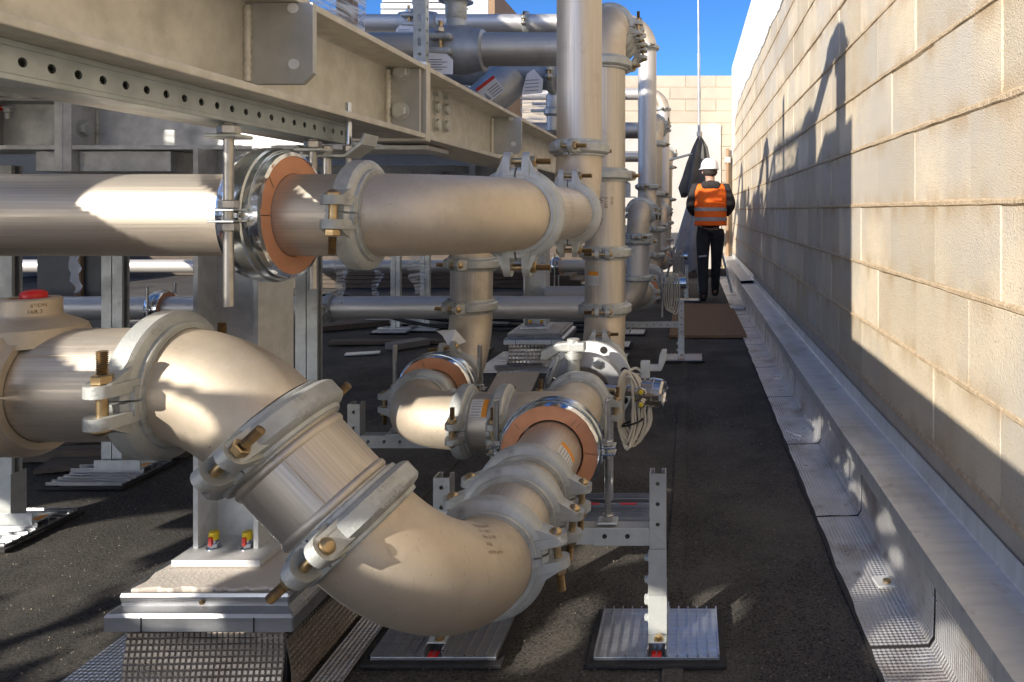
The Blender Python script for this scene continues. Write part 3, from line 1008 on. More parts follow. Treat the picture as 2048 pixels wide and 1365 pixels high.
# ================================================================== lower front pipe
RL = .0805
DL = 1.055
kx = DL / FPX
vd = Vector((.668, 0, -.744)).normalized()
nrm = Vector((.744, 0, .668)).normalized()
p_in = Vector((-3.0, DL, CAMZ - (768 - VY) * kx))
bpt = Vector(((548 - VX) * kx, DL, CAMZ - (876 - VY) * kx))
cpt = Vector(((706 - VX) * kx, DL, CAMZ - (1045 - VY) * kx))
vd = (cpt - bpt).normalized()
nrm = Vector((-vd.z, 0, vd.x))
# corner where the level pipe meets the sloping one
tt = (p_in.z - bpt.z) / (-vd.z)
corner1 = bpt - vd * tt
R45 = (bpt - corner1).length * .74 / math.tan(math.acos(vd.x) / 2)
RE = .206
corner2 = cpt + vd * RE
XL, ZL = corner2.x, corner2.z
low = run("pipe_run", "wide curved pipe in front that dips down and swings away past the foot plates", "pipe",
    [p_in, corner1, corner2, (XL, 2.36, ZL)], RL, [R45, RE],
    {1: [(0, (0, -1, 0), Z_)], 2: [(0, (0, -1, 0), -nrm), (1, (1, 0, .12), nZ)]}, seg=56, loc=(XL, DL, ZL),
    extra=[(bpt, vd, (0, -1, 0), nrm), ((XL, 1.425, ZL), Y_, (1, 0, -.10), nZ), ((XL, 1.545, ZL), Y_, (1, 0, -.05), nZ), ((XL, 2.24, ZL), Y_, (1, 0, -.1), Z_)])
# seam lines and the etched mark on the big elbow
ap, s2, e2, d0, d1 = arc_pts(corner1, corner2, (XL, 3, ZL), RE, 30)
side = d0.cross(d1).normalized()
cen2 = s2 + d1 * RE
seam = []
for p in ap:
    out = (p - cen2).normalized()
    dr = (out * .62 - side * .80) if side.dot(Vector((.7, 0, .7))) > 0 else (out * .62 + side * .80)
    seam.append(p + dr.normalized() * (RL * 1.012))
for c0, c1, an in ((p_in + Vector((1.9, 0, 0)), corner1 - Vector((.10, 0, 0)), (0, -.75, .66)), (bpt + vd * .03, cpt - vd * .03, (.35, -.93, .3))):
    ax_ = (c1 - c0).normalized(); o_ = Vector(an); o_ = (o_ - ax_ * o_.dot(ax_)).normalized()
    obj("weld_seam", MB().tube([c0 + o_ * (RL + .0001) + (c1 - c0) * (k / 8) for k in range(9)], .0011, 6), M['elbow'], low, smooth=60)
obj("weld_seam", MB().tube(seam, .0009, 6), M['elbow'], low, smooth=60)
# lettering on the elbow bend
def on_elbow(th0, ph0):
    inn = -side if side.z < 0 else side
    def f(x, y):
        th = th0 + x / RE; ph = ph0 + y / RL
        ax = s2 * 0
        cdir = -d1 * math.cos(th) + d0 * math.sin(th)
        p = cen2 + cdir * RE
        rad_ = cdir * math.cos(ph) + inn * math.sin(ph)
        return p + rad_ * (RL * 1.012 + .0007)
    return f
for i, (body, sz) in enumerate((("Victaulic", .014), ("6 - 168,3", .009), ("No.10 90", .009), ("316L", .008), ("ASTM A774", .007))):
    t = text_mb(body, sz, on_elbow(.90 + .0 * i, 1.95 - .16 * i))
    obj("etched_mark", t, M['brownink'], low)
# short nipple ridges at the groove ends (rolled grooves)
for c, ax in ((bpt, vd), (cpt, vd)):
    for sgn in (-1, 1):
        if (c is bpt and sgn > 0) or (c is cpt and sgn < 0):
            obj("rolled_groove", MB().lathe([(0, RL), (.004, RL + .003), (.010, RL + .003), (.014, RL)], Vector(c) + ax * (sgn * .030 - (.014 if sgn < 0 else 0)), ax, 48), M['pipe'], low, smooth=40)
# outlet fitting with a red plug on the level pipe
cx = (40 - VX) * kx
tf = thing("outlet_fitting", "cast branch fitting with a red plug bolted over the front pipe", "pipe fitting", (cx, DL, p_in.z))
b = MB()
prof = [(-.06, RL + .001), (-.06, RL + .011), (-.052, RL + .014), (-.044, RL + .021), (.036, RL + .021), (.044, RL + .014), (.052, RL + .011), (.052, RL + .001)]
for base in (0, PI):
    b.lathe(prof, (cx, DL, p_in.z), (1, 0, 0), 30, base + .02, base + PI - .02, xh=(0, -1, 0), caps=True)
obj("saddle", b, M['elbow'], tf, smooth=40)
zb = p_in.z + RL
obj("outlet_neck", MB().lathe([(-.02, .074), (.004, .066), (.010, .056), (.015, .045), (.019, .0385), (.023, .0365), (.043, .0365), (.045, .0345), (.045, .024), (.035, .023)], (cx + .015, DL, zb), Z_, 48), M['elbow'], tf, smooth=40)
pg = obj("plug", MB().lathe([(0, .0155), (.006, .016), (.010, .015), (.0125, .011), (.0135, .005), (.0137, 0)], (cx + .020, DL, zb + .043), Z_, 32), M['red'], tf, smooth=50)
for sgn in (-1, 1):
    obj("ear_plate", MB().obox((cx, DL + sgn * (RL + .035), p_in.z + .012), X_, Y_, Z_, .09, .055, .018).obox((cx, DL + sgn * (RL + .035), p_in.z - .012), X_, Y_, Z_, .09, .055, .018), M['elbow'], tf, bevel=.006)
    obj("bolt", MB().cyl((cx + .05, DL + sgn * (RL + .045), p_in.z - .04), (cx + .05, DL + sgn * (RL + .045), p_in.z + .06), .008, 12).hexa((cx + .05, DL + sgn * (RL + .045), p_in.z + .022), (cx + .05, DL + sgn * (RL + .045), p_in.z + .038), .016), M['bluezinc'], tf, smooth=40)
f = on_cyl((cx + .015, DL, zb), Z_, (.62, -1, 0), .0452, False)
def neck(x, y):
    th = math.atan2(-1, .72) + x / .0365
    return Vector((cx + .015 + math.cos(th) * .0373, DL + math.sin(th) * .0373, zb + .025 + y))
obj("etched_mark", text_mb('6"/DN', .007, lambda x, y: neck(x + .004, y + .009)), M['brownink'], tf)
obj("etched_mark", text_mb('168,3', .008, lambda x, y: neck(x, y)), M['brownink'], tf)
# raised casting letters on the three nearest housings
for c, ax, stt in ((bpt, vd, nrm), (cpt, vd, nrm), (Vector((XL, 1.425, ZL)), Vector(Y_), Vector((0, 0, 1)))):
    stt2 = (Vector(stt) + Vector((0, -.55, .0))).normalized()
    for i, (body, sz) in enumerate((("STYLE 89", .0125), ("6/168,3", .0115))):
        obj("cast_lettering", text_mb(body, sz, lambda x, y, i=i: on_cyl(c, ax, stt2, RL + .0268, False)(x - .03, y + .006 - i * .017)), M['cast'], low)
# labels on the run
sticker(low, (XL, 1.66, ZL), Y_, (.85, 0, .55), RL, .07, .052)
hanger("pipe_hanger", "brown insulated clamp round the receding pipe in front of the valve", (XL, 1.835, ZL), Y_, .084, .1245, .075, nX, (.30, .622), low=.318)

# ================================================================== middle branch: down pipe, clamp, elbow, tee
XM, YM = -.845, 2.08
mid = run("pipe_run", "middle pipe that drops, turns through a clamp and joins the receding run at a tee", "pipe",
    [(-3.0, 2.78, 1.07), (XM + .01, 2.78, 1.07), (XM, 2.78, ZL), (XM, YM, ZL), (XL, YM, ZL)], RL * .98, [.17, .20, .20],
    {1: [(1, (-.3, -1, 0), nX)], 2: [(1, (-.15, 0, 1), nX)], 3: [(0, nX, nZ), (1, nY, Z_)]}, seg=48,
    extra=[((XM, 2.78, .735), Z_, (-.3, -1, 0), nX), ((-.535, YM, ZL), X_, nY, Z_)], loc=(XM, YM, ZL))
obj("tee_body", MB().lathe([(-.15, RL * .99), (-.10, RL * 1.03), (.10, RL * 1.03), (.15, RL * .99)], (XL, YM, ZL), Y_, 48).lathe([(0, RL * 1.03), (.10, RL * 1.03), (.14, RL)], (XL, YM, ZL), nX, 48), M['elbow'], mid, smooth=40)
sticker(mid, (-.59, YM, ZL), X_, (0, -.8, .75), RL * .98, .048, .055)
f = on_cyl((XM, 2.78, .81), Z_, (.9, -1, 0), RL, True)
obj("etched_mark", text_mb("AM + P.C", .022, lambda x, y: on_cyl((XM, 2.78, .775), Z_, (.75, -1, 0), RL)(x, y)), M['ink'], mid)
hanger("pipe_hanger", "brown insulated clamp on the middle branch below the drop pipe", (XM, 2.42, ZL), Y_, RL, .1245, .075, nX, (.34, .65), low=.36)

# ================================================================== riser behind the valve
YV = 3.0
riser = run("pipe_run", "second riser with four clamps rising from the valve and arching backward", "pipe",
    [(XL, 2.40, ZL), (XL - .003, YV, ZL), (XL - .003, YV, 1.905), (XL - .003, 3.63, 1.905), (-3.0, 3.63, 1.905)], .0835, [.19, .20, .20],
    {1: [(0, Z_, X_)], 2: [(0, (-1, -.9, 0), X_), (1, X_, Z_)], 3: [(0, X_, Z_), (1, nY, Z_)]}, seg=44, loc=(XL, YV, ZL),
    extra=[((XL - .003, YV, 1.245), Z_, (-1, -.9, 0), X_), ((XL - .003, YV, .925), Z_, (.03, -1, 0), nX), ((XL - .003, YV, .695), Z_, (.03, -1, 0), nX),
           ((XL - .003, 3.31, 1.905), Y_, X_, Z_), ((XL - .003, 3.53, 1.86), (0, 1, -.25), X_, Z_)])
sticker(riser, (XL - .003, YV, .825), Z_, (-.55, -1, 0), .0835, .055, .05)
for i, (body, sz) in enumerate((("Victaulic", .034), ("6-168", .02), ("316L", .018))):
    obj("etched_mark", text_mb(body, sz, lambda x, y, i=i: on_cyl((XL - .003, YV, 1.155), nZ, (.25, -1, 0), .0835)(x, .04 - y + i * -.026)), M['brownink'], riser)

# valve body, flanges
val = thing("butterfly_valve", "butterfly valve with white flange and grey lever on the receding pipe", "valve", (XL, 2.45, ZL))
b = MB().lathe([(-.02, .09), (-.02, .132), (-.004, .135), (.010, .135), (.026, .132), (.026, .09)], (XL, 2.395, ZL), Y_, 56)
obj("steel_flange", b, M['strainer'], val, smooth=35)
b = MB(); N = 64; holes = 8; Rf = .151; vs = []; fs = []
b.lathe([(0, .088), (0, Rf), (.024, Rf), (.024, .088)], (XL, 2.50, ZL), Y_, 64)
obj("white_flange", b, M['white'], val, smooth=35)
for k in range(8):
    a = PI / 8 + k * PI / 4
    q = Vector((XL + .133 * math.cos(a), 2.497, ZL + .133 * math.sin(a)))
    obj("flange_hole", MB().lathe([(0, 0), (0, .0125), (.004, .0125)], q, Y_, 16), M['dark'], val)
for k in range(4):
    a = PI / 4 + k * PI / 2 + .35
    q = Vector((XL + .113 * math.cos(a), 2.373, ZL + .113 * math.sin(a)))
    obj("bolt", MB().hexa(q + Vector((0, -.010, 0)), q, .016), M['bluezinc'], val, smooth=30)
obj("body", MB().lathe([(0, .088), (0, .102), (.06, .102), (.06, .088)], (XL, 2.43, ZL), Y_, 48), M['cast'], val, smooth=35)
nk = Vector((XL - .005, 2.43, ZL + .12))
nk = Vector((XL - .028, 2.34, ZL + .04))
obj("neck", MB().cyl(nk, nk + Vector((0, 0, .085)), .021, 20).cyl(nk + Vector((0, 0, .085)), nk + Vector((0, 0, .105)), .027, 20).cyl(nk + Vector((0, 0, .105)), nk + Vector((0, 0, .15)), .02, 20), M['cast'], val, smooth=35, bevel=.001)
lv = MB()
hd = nk + Vector((0, 0, .125))
lv.obox(hd + Vector((.012, 0, 0)), X_, Y_, Z_, .055, .04, .03)
lv.prism([(.02, .02), (-.05, .012), (-.10, -.012), (-.105, -.04), (-.085, -.045), (-.04, -.015), (.02, -.015)], hd, X_, Z_, Y_, -.018, .018)
obj("lever", lv, M['cast'], val, bevel=.005)
obj("trigger", MB().obox(hd + Vector((-.062, -.01, -.075)), (.35, 0, .94), Y_, (.94, 0, -.35), .10, .012, .012), M['cast'], val, bevel=.003)

# flow transmitter with coiled cable, second lever
tc_ = P(1298, 785, 2.36)
ft = thing("flow_transmitter", "round steel transmitter with two yellow cable glands beside the valve", "transmitter", tuple(tc_))
ax = Vector((1, -.18, -.05)).normalized()
b = MB().lathe([(-.05, .03), (-.042, .046), (.012, .047), (.013, .049), (.020, .049), (.021, .047), (.045, .046), (.052, .040), (.053, .03), (.047, .028), (.047, 0)], tc_ + Vector((-.002, 0, 0)), ax, 40)
obj("housing", b, M['steelbox'], ft, smooth=30)
obj("stem", MB().cyl(tc_ + ax * -.05, tc_ + ax * -.16, .018, 18), M['steelbox'], ft, smooth=40)
for zz_ in (.014, -.026):
    g = tc_ + Vector((-.022, -.046, zz_))
    gl = obj("cable_gland", MB().hexa(g + Vector((0, .012, 0)), g + Vector((0, -.008, 0)), .0145), M['steelbox'], ft, smooth=30)
    obj("gland_plug", MB().lathe([(0, .008), (.004, .008), (.005, .006), (.005, 0)], g + Vector((0, -.007, 0)), nY, 14), M['yellow'], gl, smooth=40)
for k in range(5):
    a = k * 2 * PI / 5
    x, y, z = frame(ax)
    q = tc_ + ax * .052 + x * (.036 * math.cos(a)) + y * (.036 * math.sin(a))
    obj("screw", MB().lathe([(0, .005), (.003, .005), (.004, 0)], q, ax, 10), M['steelbox'], ft, smooth=40)
b = MB().obox(tc_ + Vector((-.012, 0, .075)), X_, Y_, Z_, .03, .03, .055).prism([(-.02, .09), (.03, .09), (.034, .12), (.042, .14), (.058, .14), (.055, .105), (.04, .07), (-.02, .07)], tc_, X_, Z_, Y_, -.012, .012)
obj("lever", b, M['cast'], ft, bevel=.003)
cc = P(1262, 805, 2.33)
cb = thing("cable_coil", "bundle of cream cable looped and tied beside the transmitter", "cable", tuple(cc))
rng = random.Random(2)
for k in range(7):
    pts = []
    hw_ = .024 + .004 * k + rng.uniform(-.002, .002)
    top = .088 + rng.uniform(-.012, .018); bot = -.125 - rng.uniform(0, .03)
    ox = -.018 + .006 * k; oy = -.012 + .006 * k
    for i in range(33):
        a = 2 * PI * i / 32
        zz_ = (top + bot) / 2 + (top - bot) / 2 * math.sin(a)
        ww = hw_ * (1.0 if zz_ > -.02 else .72 + .35 * (1 - abs(zz_ + .07) / .09))
        pts.append(cc + Vector((ox + ww * math.cos(a) * (1 if abs(math.sin(a)) < .97 else .9), oy + .008 * math.sin(a * 2 + k), zz_)))
    obj("cable_loop", MB().tube(pts, .0046, 8, caps=False), M['cable'], cb, smooth=60)
b = MB().tube([cc + Vector((.033 * math.cos(2 * PI * i / 20) + .004, .022 * math.sin(2 * PI * i / 20), -.065 + .01 * math.cos(2 * PI * i / 20))) for i in range(21)], .0035, 6)
obj("cable_tie", b, M['black'], cb, smooth=60)

# ================================================================== the next assembly behind, then its copy
YB = YR + PER
B1 = run("pipe_run", "tall riser beyond the first pair, curving over at the top toward the crates", "pipe",
    [(-11.0, 4.66, .475), (XR, 4.66, .475), (XR, 4.66, ZU), (XR, YB, ZU), (XR, YB, 2.56), (-3.6, YB, 2.56)], RU * 1.05, [.19, .19, .19, .19],
    {1: [(1, X_, nZ)], 2: [(0, X_, nZ), (1, (1, 0, .1), nZ)], 3: [(0, X_, nZ), (1, (-.4, -1, 0), X_)], 4: [(0, (0, -1, 0), X_), (1, nY, Z_)]},
    seg=32, loc=(XR, YB, 0), mp='graypipe',
    extra=[((-2.31, 4.66, .475), X_, nY, nZ), ((XR, 4.66, .93), Z_, nY, X_), ((-1.28, YB, 2.56), X_, nY, Z_), ((-.86, YB, 2.56), X_, nY, Z_)])
B2 = run("pipe_run", "riser with several clamps and a low valve just beyond the second front riser", "pipe",
    [(-1.0, 5.02, ZL), (XL, 5.02, ZL), (XL, YV + PER, ZL), (XL + .03, YV + PER, 1.88), (XL + .03, 3.63 + PER, 1.88), (-3.0, 3.63 + PER, 1.88)], .080, [.19, .19, .19, .19],
    {1: [(1, X_, nZ)], 2: [(0, X_, Z_)], 3: [(0, (-1, -.6, 0), X_), (1, X_, Z_)], 4: [(0, X_, Z_)]}, seg=32, loc=(XL, YV + PER, 0),
    extra=[((XL + .02, YV + PER, 1.245), Z_, (-1, -.6, 0), X_), ((XL + .02, YV + PER, .93), Z_, (0, -1, 0), nX), ((XL + .02, YV + PER, .70), Z_, (0, -1, 0), nX), ((XL, 5.72, ZL), Y_, X_, Z_)])
hB = hanger("pipe_hanger", "small insulated clamp with brown collar on the pipe beyond the second riser", (XL, 5.42, ZL), Y_, .080, .122, .07, nX, (.30, .66), full=False)
hB2 = hanger("pipe_hanger", "insulated clamp on the low grey pipe behind the big column", (-3.40, 4.66, .475), X_, .072, .105, .08, nY, (.05, .62), full=False)
vB = thing("butterfly_valve", "second valve with white flange and pale cable coil, farther along", "valve", (XL, 5.95, ZL))
obj("steel_flange", MB().lathe([(-.02, .09), (-.02, .15), (.026, .15), (.026, .09)], (XL, 5.84, ZL), Y_, 40), M['strainer'], vB, smooth=35)
obj("white_flange", MB().lathe([(0, .088), (0, .162), (.024, .162), (.024, .088)], (XL, 5.95, ZL), Y_, 40), M['white'], vB, smooth=35)
obj("lever", MB().prism([(-.1, .0), (.02, .03), (.02, .0), (-.08, -.03)], (XL, 5.84, ZL + .22), X_, Z_, Y_, -.02, .02).cyl((XL, 5.84, ZL + .1), (XL, 5.84, ZL + .22), .02, 12), M['cast'], vB, bevel=.003)
obj("housing", MB().lathe([(-.05, 0), (-.05, .045), (.045, .045), (.05, .03), (.05, 0)], (XL + .27, 5.8, ZL + .02), X_, 24).cyl((XL + .1, 5.8, ZL + .02), (XL + .25, 5.8, ZL + .02), .018, 12), M['steelbox'], vB, smooth=40)
for k in range(4):
    pts = [(XL + .175 + .018 * k + .035 * math.cos(a), 5.75, ZL - .06 + (.13 + .01 * k) * math.sin(a)) for a in [2 * PI * i / 20 for i in range(21)]]
    obj("cable_loop", MB().tube(pts, .007, 6, caps=False), M['cable'], vB, smooth=60)
copy_tree(B1, (0, PER, 0), "tall riser farthest away, its bend shining above the third pair")
copy_tree(B2, (0, PER, 0), "farthest clamped riser close to the rendered end wall")
copy_tree(hB, (0, PER, 0), "tiny insulated clamp with brown collar near the grey cloth")
copy_tree(hB2, (.95, PER, 0), "insulated clamp on the farthest low pipe, seen left of the big column")
copy_tree(hB2, (1.9, PER, 0), "insulated clamp on the farthest low pipe, seen right of the big column")
copy_tree(vB, (0, PER, 0), "farthest valve with white flange beside the walkway posts")
# ================================================================== big beam
XRb, XLb, ZB, ZT = -.631, -.807, 1.271, 1.447
XW = (XRb + XLb) / 2
def hbeam(name_parent, y0, y1, x0=XLb, x1=XRb, z0=ZB, z1=ZT, tf=.012, tw=.008, m=None, part="flange"):
    m = m or M['galv']
    obj("flange", MB().box(x0, x1, y0, y1, z0, z0 + tf), m, name_parent, bevel=.0015)
    obj("flange", MB().box(x0, x1, y0, y1, z1 - tf, z1), m, name_parent, bevel=.0015)
    xc = (x0 + x1) / 2
    b = MB()
    # web with root fillets
    r = .012
    prof = [(-tw / 2 - r, z0 + tf), (-tw / 2 - r * .3, z0 + tf + r * .3), (-tw / 2, z0 + tf + r), (-tw / 2, z1 - tf - r), (-tw / 2 - r * .3, z1 - tf - r * .3), (-tw / 2 - r, z1 - tf)]
    prof += [(-a, z) for a, z in reversed(prof)]
    b.prism([(a, z) for a, z in prof], (xc, y0, 0), X_, Z_, Y_, 0, y1 - y0)
    obj("web", b, m, name_parent, smooth=30)
def hexbolt(mb, p, n, r=.013, h=.009, washer=True):
    p = Vector(p); n = Vector(n).normalized()
    if washer: mb.cyl(p, p + n * .0025, r * 1.25, 16)
    mb.hexa(p + n * .0025, p + n * (.0025 + h), r)
    mb.cyl(p + n * (.0025 + h), p + n * (.0035 + h), r * .55, 10)
    return mb
def weld(mb, p0, p1, n, r=.006):
    p0, p1 = Vector(p0), Vector(p1)
    N = int((p1 - p0).length / .004)
    pts = [p0 + (p1 - p0) * (k / N) for k in range(N + 1)]
    return mb.tube(pts, lambda t: r * (1 + .16 * math.sin(t * N * 2.1)), 8)

beam = thing("steel_beam", "big galvanised beam sloping across the picture top, with bolted fins", "beam", (XW, 0, ZB))
hbeam(beam, -2.5, 1.728)
def fin(parent, d, xr, holes, zb=None, zt=None, chamf=.018, t=.012):
    zb = zb if zb is not None else ZB + .022; zt = zt if zt is not None else ZT - .0125
    x0 = XW + .005
    poly = [(x0, zb), (xr - chamf, zb), (xr, zb + chamf), (xr, zt), (x0, zt)]
    o = obj("fin_plate", MB().prism(poly, (0, d, 0), X_, Z_, Y_, 0, t), M['galvdark'], parent, bevel=.001)
    for x, z in holes:
        obj("bolt_hole", MB().lathe([(0, 0), (0, .0085), (.002, .0085)], (x, d - .0018, z), Y_, 18), M['white'], o, smooth=40)
    b = MB(); weld(b, (x0 + .003, d - .002, zb + .004), (x0 + .003, d - .002, zt - .006), nY, .0065)
    obj("weld_bead", b, M['galv'], parent, smooth=60)
    return o
fin(beam, 1.166, -.607, [(P(586, 17, 1.166).x, P(586, 17, 1.166).z), (P(588, 129, 1.166).x, P(588, 129, 1.166).z)], ZB + .032)
# splice: bolted end plates
obj("end_plate", MB().box(XW + .006, XRb - .006, 1.705, 1.716, ZB + .0125, ZT - .0125), M['galvdark'], beam, bevel=.001)
obj("end_plate", MB().box(XLb - .002, XRb + .002, 1.7285, 1.7405, ZB - .006, ZT + .008), M['galv'], beam, bevel=.001)
b = MB(); weld(b, (XW + .009, 1.702, ZB + .018), (XW + .009, 1.702, ZT - .018), nY, .008)
obj("weld_bead", b, M['galv'], beam, smooth=60)
for px, py in ((802, 145), (800, 222)):
    q = P(px, py, 1.7); q.y = 1.7045
    obj("bolt", hexbolt(MB(), q, nY, .0165, .011), M['zinc'], beam, smooth=30)
beam2 = thing("steel_beam", "second length of the big beam beyond the splice, carrying six hex bolts", "beam", (XW, 1.76, ZB))
obj("end_plate", MB().box(XLb - .002, XRb + .002, 1.742, 1.754, ZB - .006, ZT + .008), M['galv'], beam2, bevel=.001)
hbeam(beam2, 1.7545, 5.2)
for i in range(2):
    for k in range(3):
        px = (867, 886)[i]; py = ((182, 215, 250), (188, 219, 253))[i][k]
        y = .719 * FPX / (VX - px)
        q = P(px, py, y); q.x = XW + .0042
        obj("bolt", hexbolt(MB(), q, X_, .0165, .012), M['zinc'], beam2, smooth=30)
fin(beam2, 2.60, -.606, [(P(1022, 237, 2.6).x, P(1022, 237, 2.6).z), (P(1027, 288, 2.6).x, P(1027, 288, 2.6).z)], ZB + .03)

# ================================================================== perforated strut under the beam
st = thing("strut_channel", "long perforated strut running under the big beam", "strut", (-.70, 0, 1.25))
sb = MB().strut((-.680, -1.0, 1.2505), Y_, Z_, nX, 2.43, .0405, .041, .0338, .0052)
obj("channel", sb, M['strut'], st, smooth=40)
for zz_ in (1.2335, 1.2675):
    obj("rolled_edge", MB().box(-.681, -.6782, -1.0, 1.43, zz_ - .0035, zz_ + .0035), M['strut'], st, bevel=.001)
obj("hole_backing", MB().box(-.7625, -.7225, -1.0, 1.43, 1.231, 1.2695), M['galvdark'], st, bevel=.002)  # solid backing added so the strut holes look dark
bc = thing("beam_clamp", "folded bracket with two bolts clamping the strut to the beam", "clamp", (-.70, 1.39, 1.22))
cb_ = MB()
y0 = 1.36
cb_.prism([(-.115, -.010), (-.10, -.032), (-.02, -.032), (.012, -.008), (.018, .012), (.014, .013), (.006, -.004), (-.022, -.027), (-.098, -.027), (-.11, -.008)], (-.628, y0, 1.232), X_, Z_, Y_, 0, .06)
obj("bracket", cb_, M['zinc'], bc, bevel=.001)
for px, py in ((654, 300), (697, 300)):
    q = P(px, py, 1.39); q.y = 1.39
    obj("bolt", MB().hexa(q + Vector((0, 0, -.004)), q + Vector((0, 0, .008)), .0105).cyl(q + Vector((0, 0, -.12)), q, .0055 if px > 670 else .008, 12), M['rod'], bc, smooth=40)
    if px > 670:
        obj("bolt", MB().cyl(q + Vector((0, 0, .01)), q + Vector((0, 0, .09)), .0065, 12), M['bluezinc'], bc, smooth=40)

# ================================================================== cross beams, columns, plinths
CY0, CY1 = 1.85, 2.01
CZ0, CZ1 = 1.255, 1.436
def crossbeam(y0, label, xr=-.671, grp="cross beams"):
    m = M['galvblue']
    y1 = y0 + .16; yc = y0 + .08
    t = thing("cross_beam", label, "beam", (-1.6, yc, CZ0), grp)
    for xa, xb in ((-1.578, xr), (-4.6, -1.622)):
        obj("flange", MB().box(xa, xb, y0, y1, CZ0, CZ0 + .0115), m, t, bevel=.001)
        obj("flange", MB().box(xa, min(xb, XLb - .004), y0, y1, CZ1 - .0115, CZ1), m, t, bevel=.001)
        obj("web", MB().box(xa, min(xb, XW - .012), yc - .004, yc + .004, CZ0 + .0115, CZ1 - .0115), m, t)
    for xa in (-1.622, -1.600):
        obj("end_plate", MB().box(xa, xa + .0215, y0 - .002, y1 + .002, CZ0 - .056, CZ1 - .001), m, t, bevel=.001)
    b = MB(); weld(b, (-1.576, yc - .003, CZ0 - .05), (-1.576, yc - .003, CZ1 - .02), nY, .006)
    obj("weld_bead", b, M['galv'], t, smooth=60)
    for z in (1.405, 1.312, 1.234):
        obj("bolt", hexbolt(MB(), (-1.5785, y0 + .035, z), X_, .019, .013), M['zinc'], t, smooth=30)
    # haunch below the joint
    obj("haunch", MB().box(-1.69, -1.6235, y0 + .02, y0 + .14, CZ0 - .055, CZ0 - .002).box(-1.577, -1.34, y0 + .02, y0 + .14, CZ0 - .055, CZ0 - .002), m, t, bevel=.002)
    # stub to the left with a red painted bolt
    obj("cleat", MB().box(-1.83, -1.825, y0 + .01, y0 + .15, CZ0 + .013, CZ1 - .05).box(-1.83, -1.625, y0 + .01, y0 + .15, CZ1 - .055, CZ1 - .05), M['galvdark'], t, bevel=.001)
    for x, z in ((-1.77, 1.367), (-1.93, 1.372)):
        q = obj("bolt", hexbolt(MB(), (x, y0 + .03, z), nY if x < -1.9 else nZ, .012, .012).cyl((x, y0 + .03, z - (.03 if x > -1.9 else 0)), (x, y0 + (.03 if x > -1.9 else -.02), z), .006, 10), M['zinc'], t, smooth=30)
        obj("paint_mark", MB().box(x - .012, x - .006, y0 + .012, y0 + .03, z - .010, z + .003), M['red'], q)
    return t
cb1 = crossbeam(CY0, "bolted cross beam behind the upper pipe, on top of the big column")
copy_tree(cb1, (0, PER, 0), "dark cross beam behind the riser, one bay beyond the first")
copy_tree(cb1, (0, 2 * PER, 0), "farthest dark cross beam, two bays beyond the first")
# short beam running into the cross beam from the left front
sb2 = thing("short_beam", "short beam running in from the left to the bolted cross beam", "beam", (-1.8, 1.2, 1.37))
obj("flange", MB().box(-1.84, -1.72, -1.5, 1.835, 1.385, 1.395), M['galv'], sb2, bevel=.001)
obj("web", MB().box(-1.785, -1.778, -1.5, 1.835, 1.395, 1.446), M['galv'], sb2)
obj("toe_plate", MB().box(-1.72, -1.715, -1.5, 1.835, 1.385, 1.42), M['galvblue'], sb2)

COLX0, COLX1, COY0, COY1 = -1.232, -1.070, 1.795, 1.955
PZ = .243
def column(dy, label):
    m = M['galvblue']
    t = thing("steel_column", label, "column", ((COLX0 + COLX1) / 2, COY0 + .08 + dy, PZ), "steel columns on plinths")
    for xa in (COLX0, COLX1 - .0125):
        obj("flange", MB().box(xa, xa + .0125, COY0 + dy, COY1 + dy, PZ + .019, CZ0 - .001), m, t, bevel=.001)
    obj("web", MB().box(COLX0 + .0126, COLX1 - .0126, COY0 + .076 + dy, COY0 + .084 + dy, PZ + .019, CZ0 - .001), m, t)
    obj("base_plate", MB().box(-1.243, -1.030, 1.735 + dy, 1.975 + dy, PZ + .003, PZ + .019), m, t, bevel=.0015)
    for x, y in ((-1.183, 1.80), (-1.10, 1.80), (-1.183, 1.90), (-1.10, 1.90)):
        o = obj("anchor_bolt", hexbolt(MB(), (x, y + dy, PZ + .019), Z_, .014, .012).cyl((x, y + dy, PZ + .03), (x, y + dy, PZ + .055), .008, 12), M['bluezinc'], t, smooth=30)
        obj("cap", MB().cyl((x, y + dy, PZ + .041), (x, y + dy, PZ + .06), .0115, 14), M['yellow'], o, smooth=40)
        obj("paint_mark", MB().box(x - .004, x + .004, y + dy - .0165, y + dy - .010, PZ + .03, PZ + .05), M['red'], o)
    return t
col1 = column(0, "tall grey column standing on the foil-skirted block in front")
obj("clip", MB().prism([(0, 0), (.05, .012), (.05, .018), (0, .02)], (COLX0 + .013, COY0 + .06, .70), X_, Z_, Y_, 0, .02), M['galvblue'], col1)
copy_tree(col1, (.02, PER, 0), "dark grey column on the second foil-skirted block")
copy_tree(col1, (.02, 2 * PER, 0), "farthest grey column, two bays back")

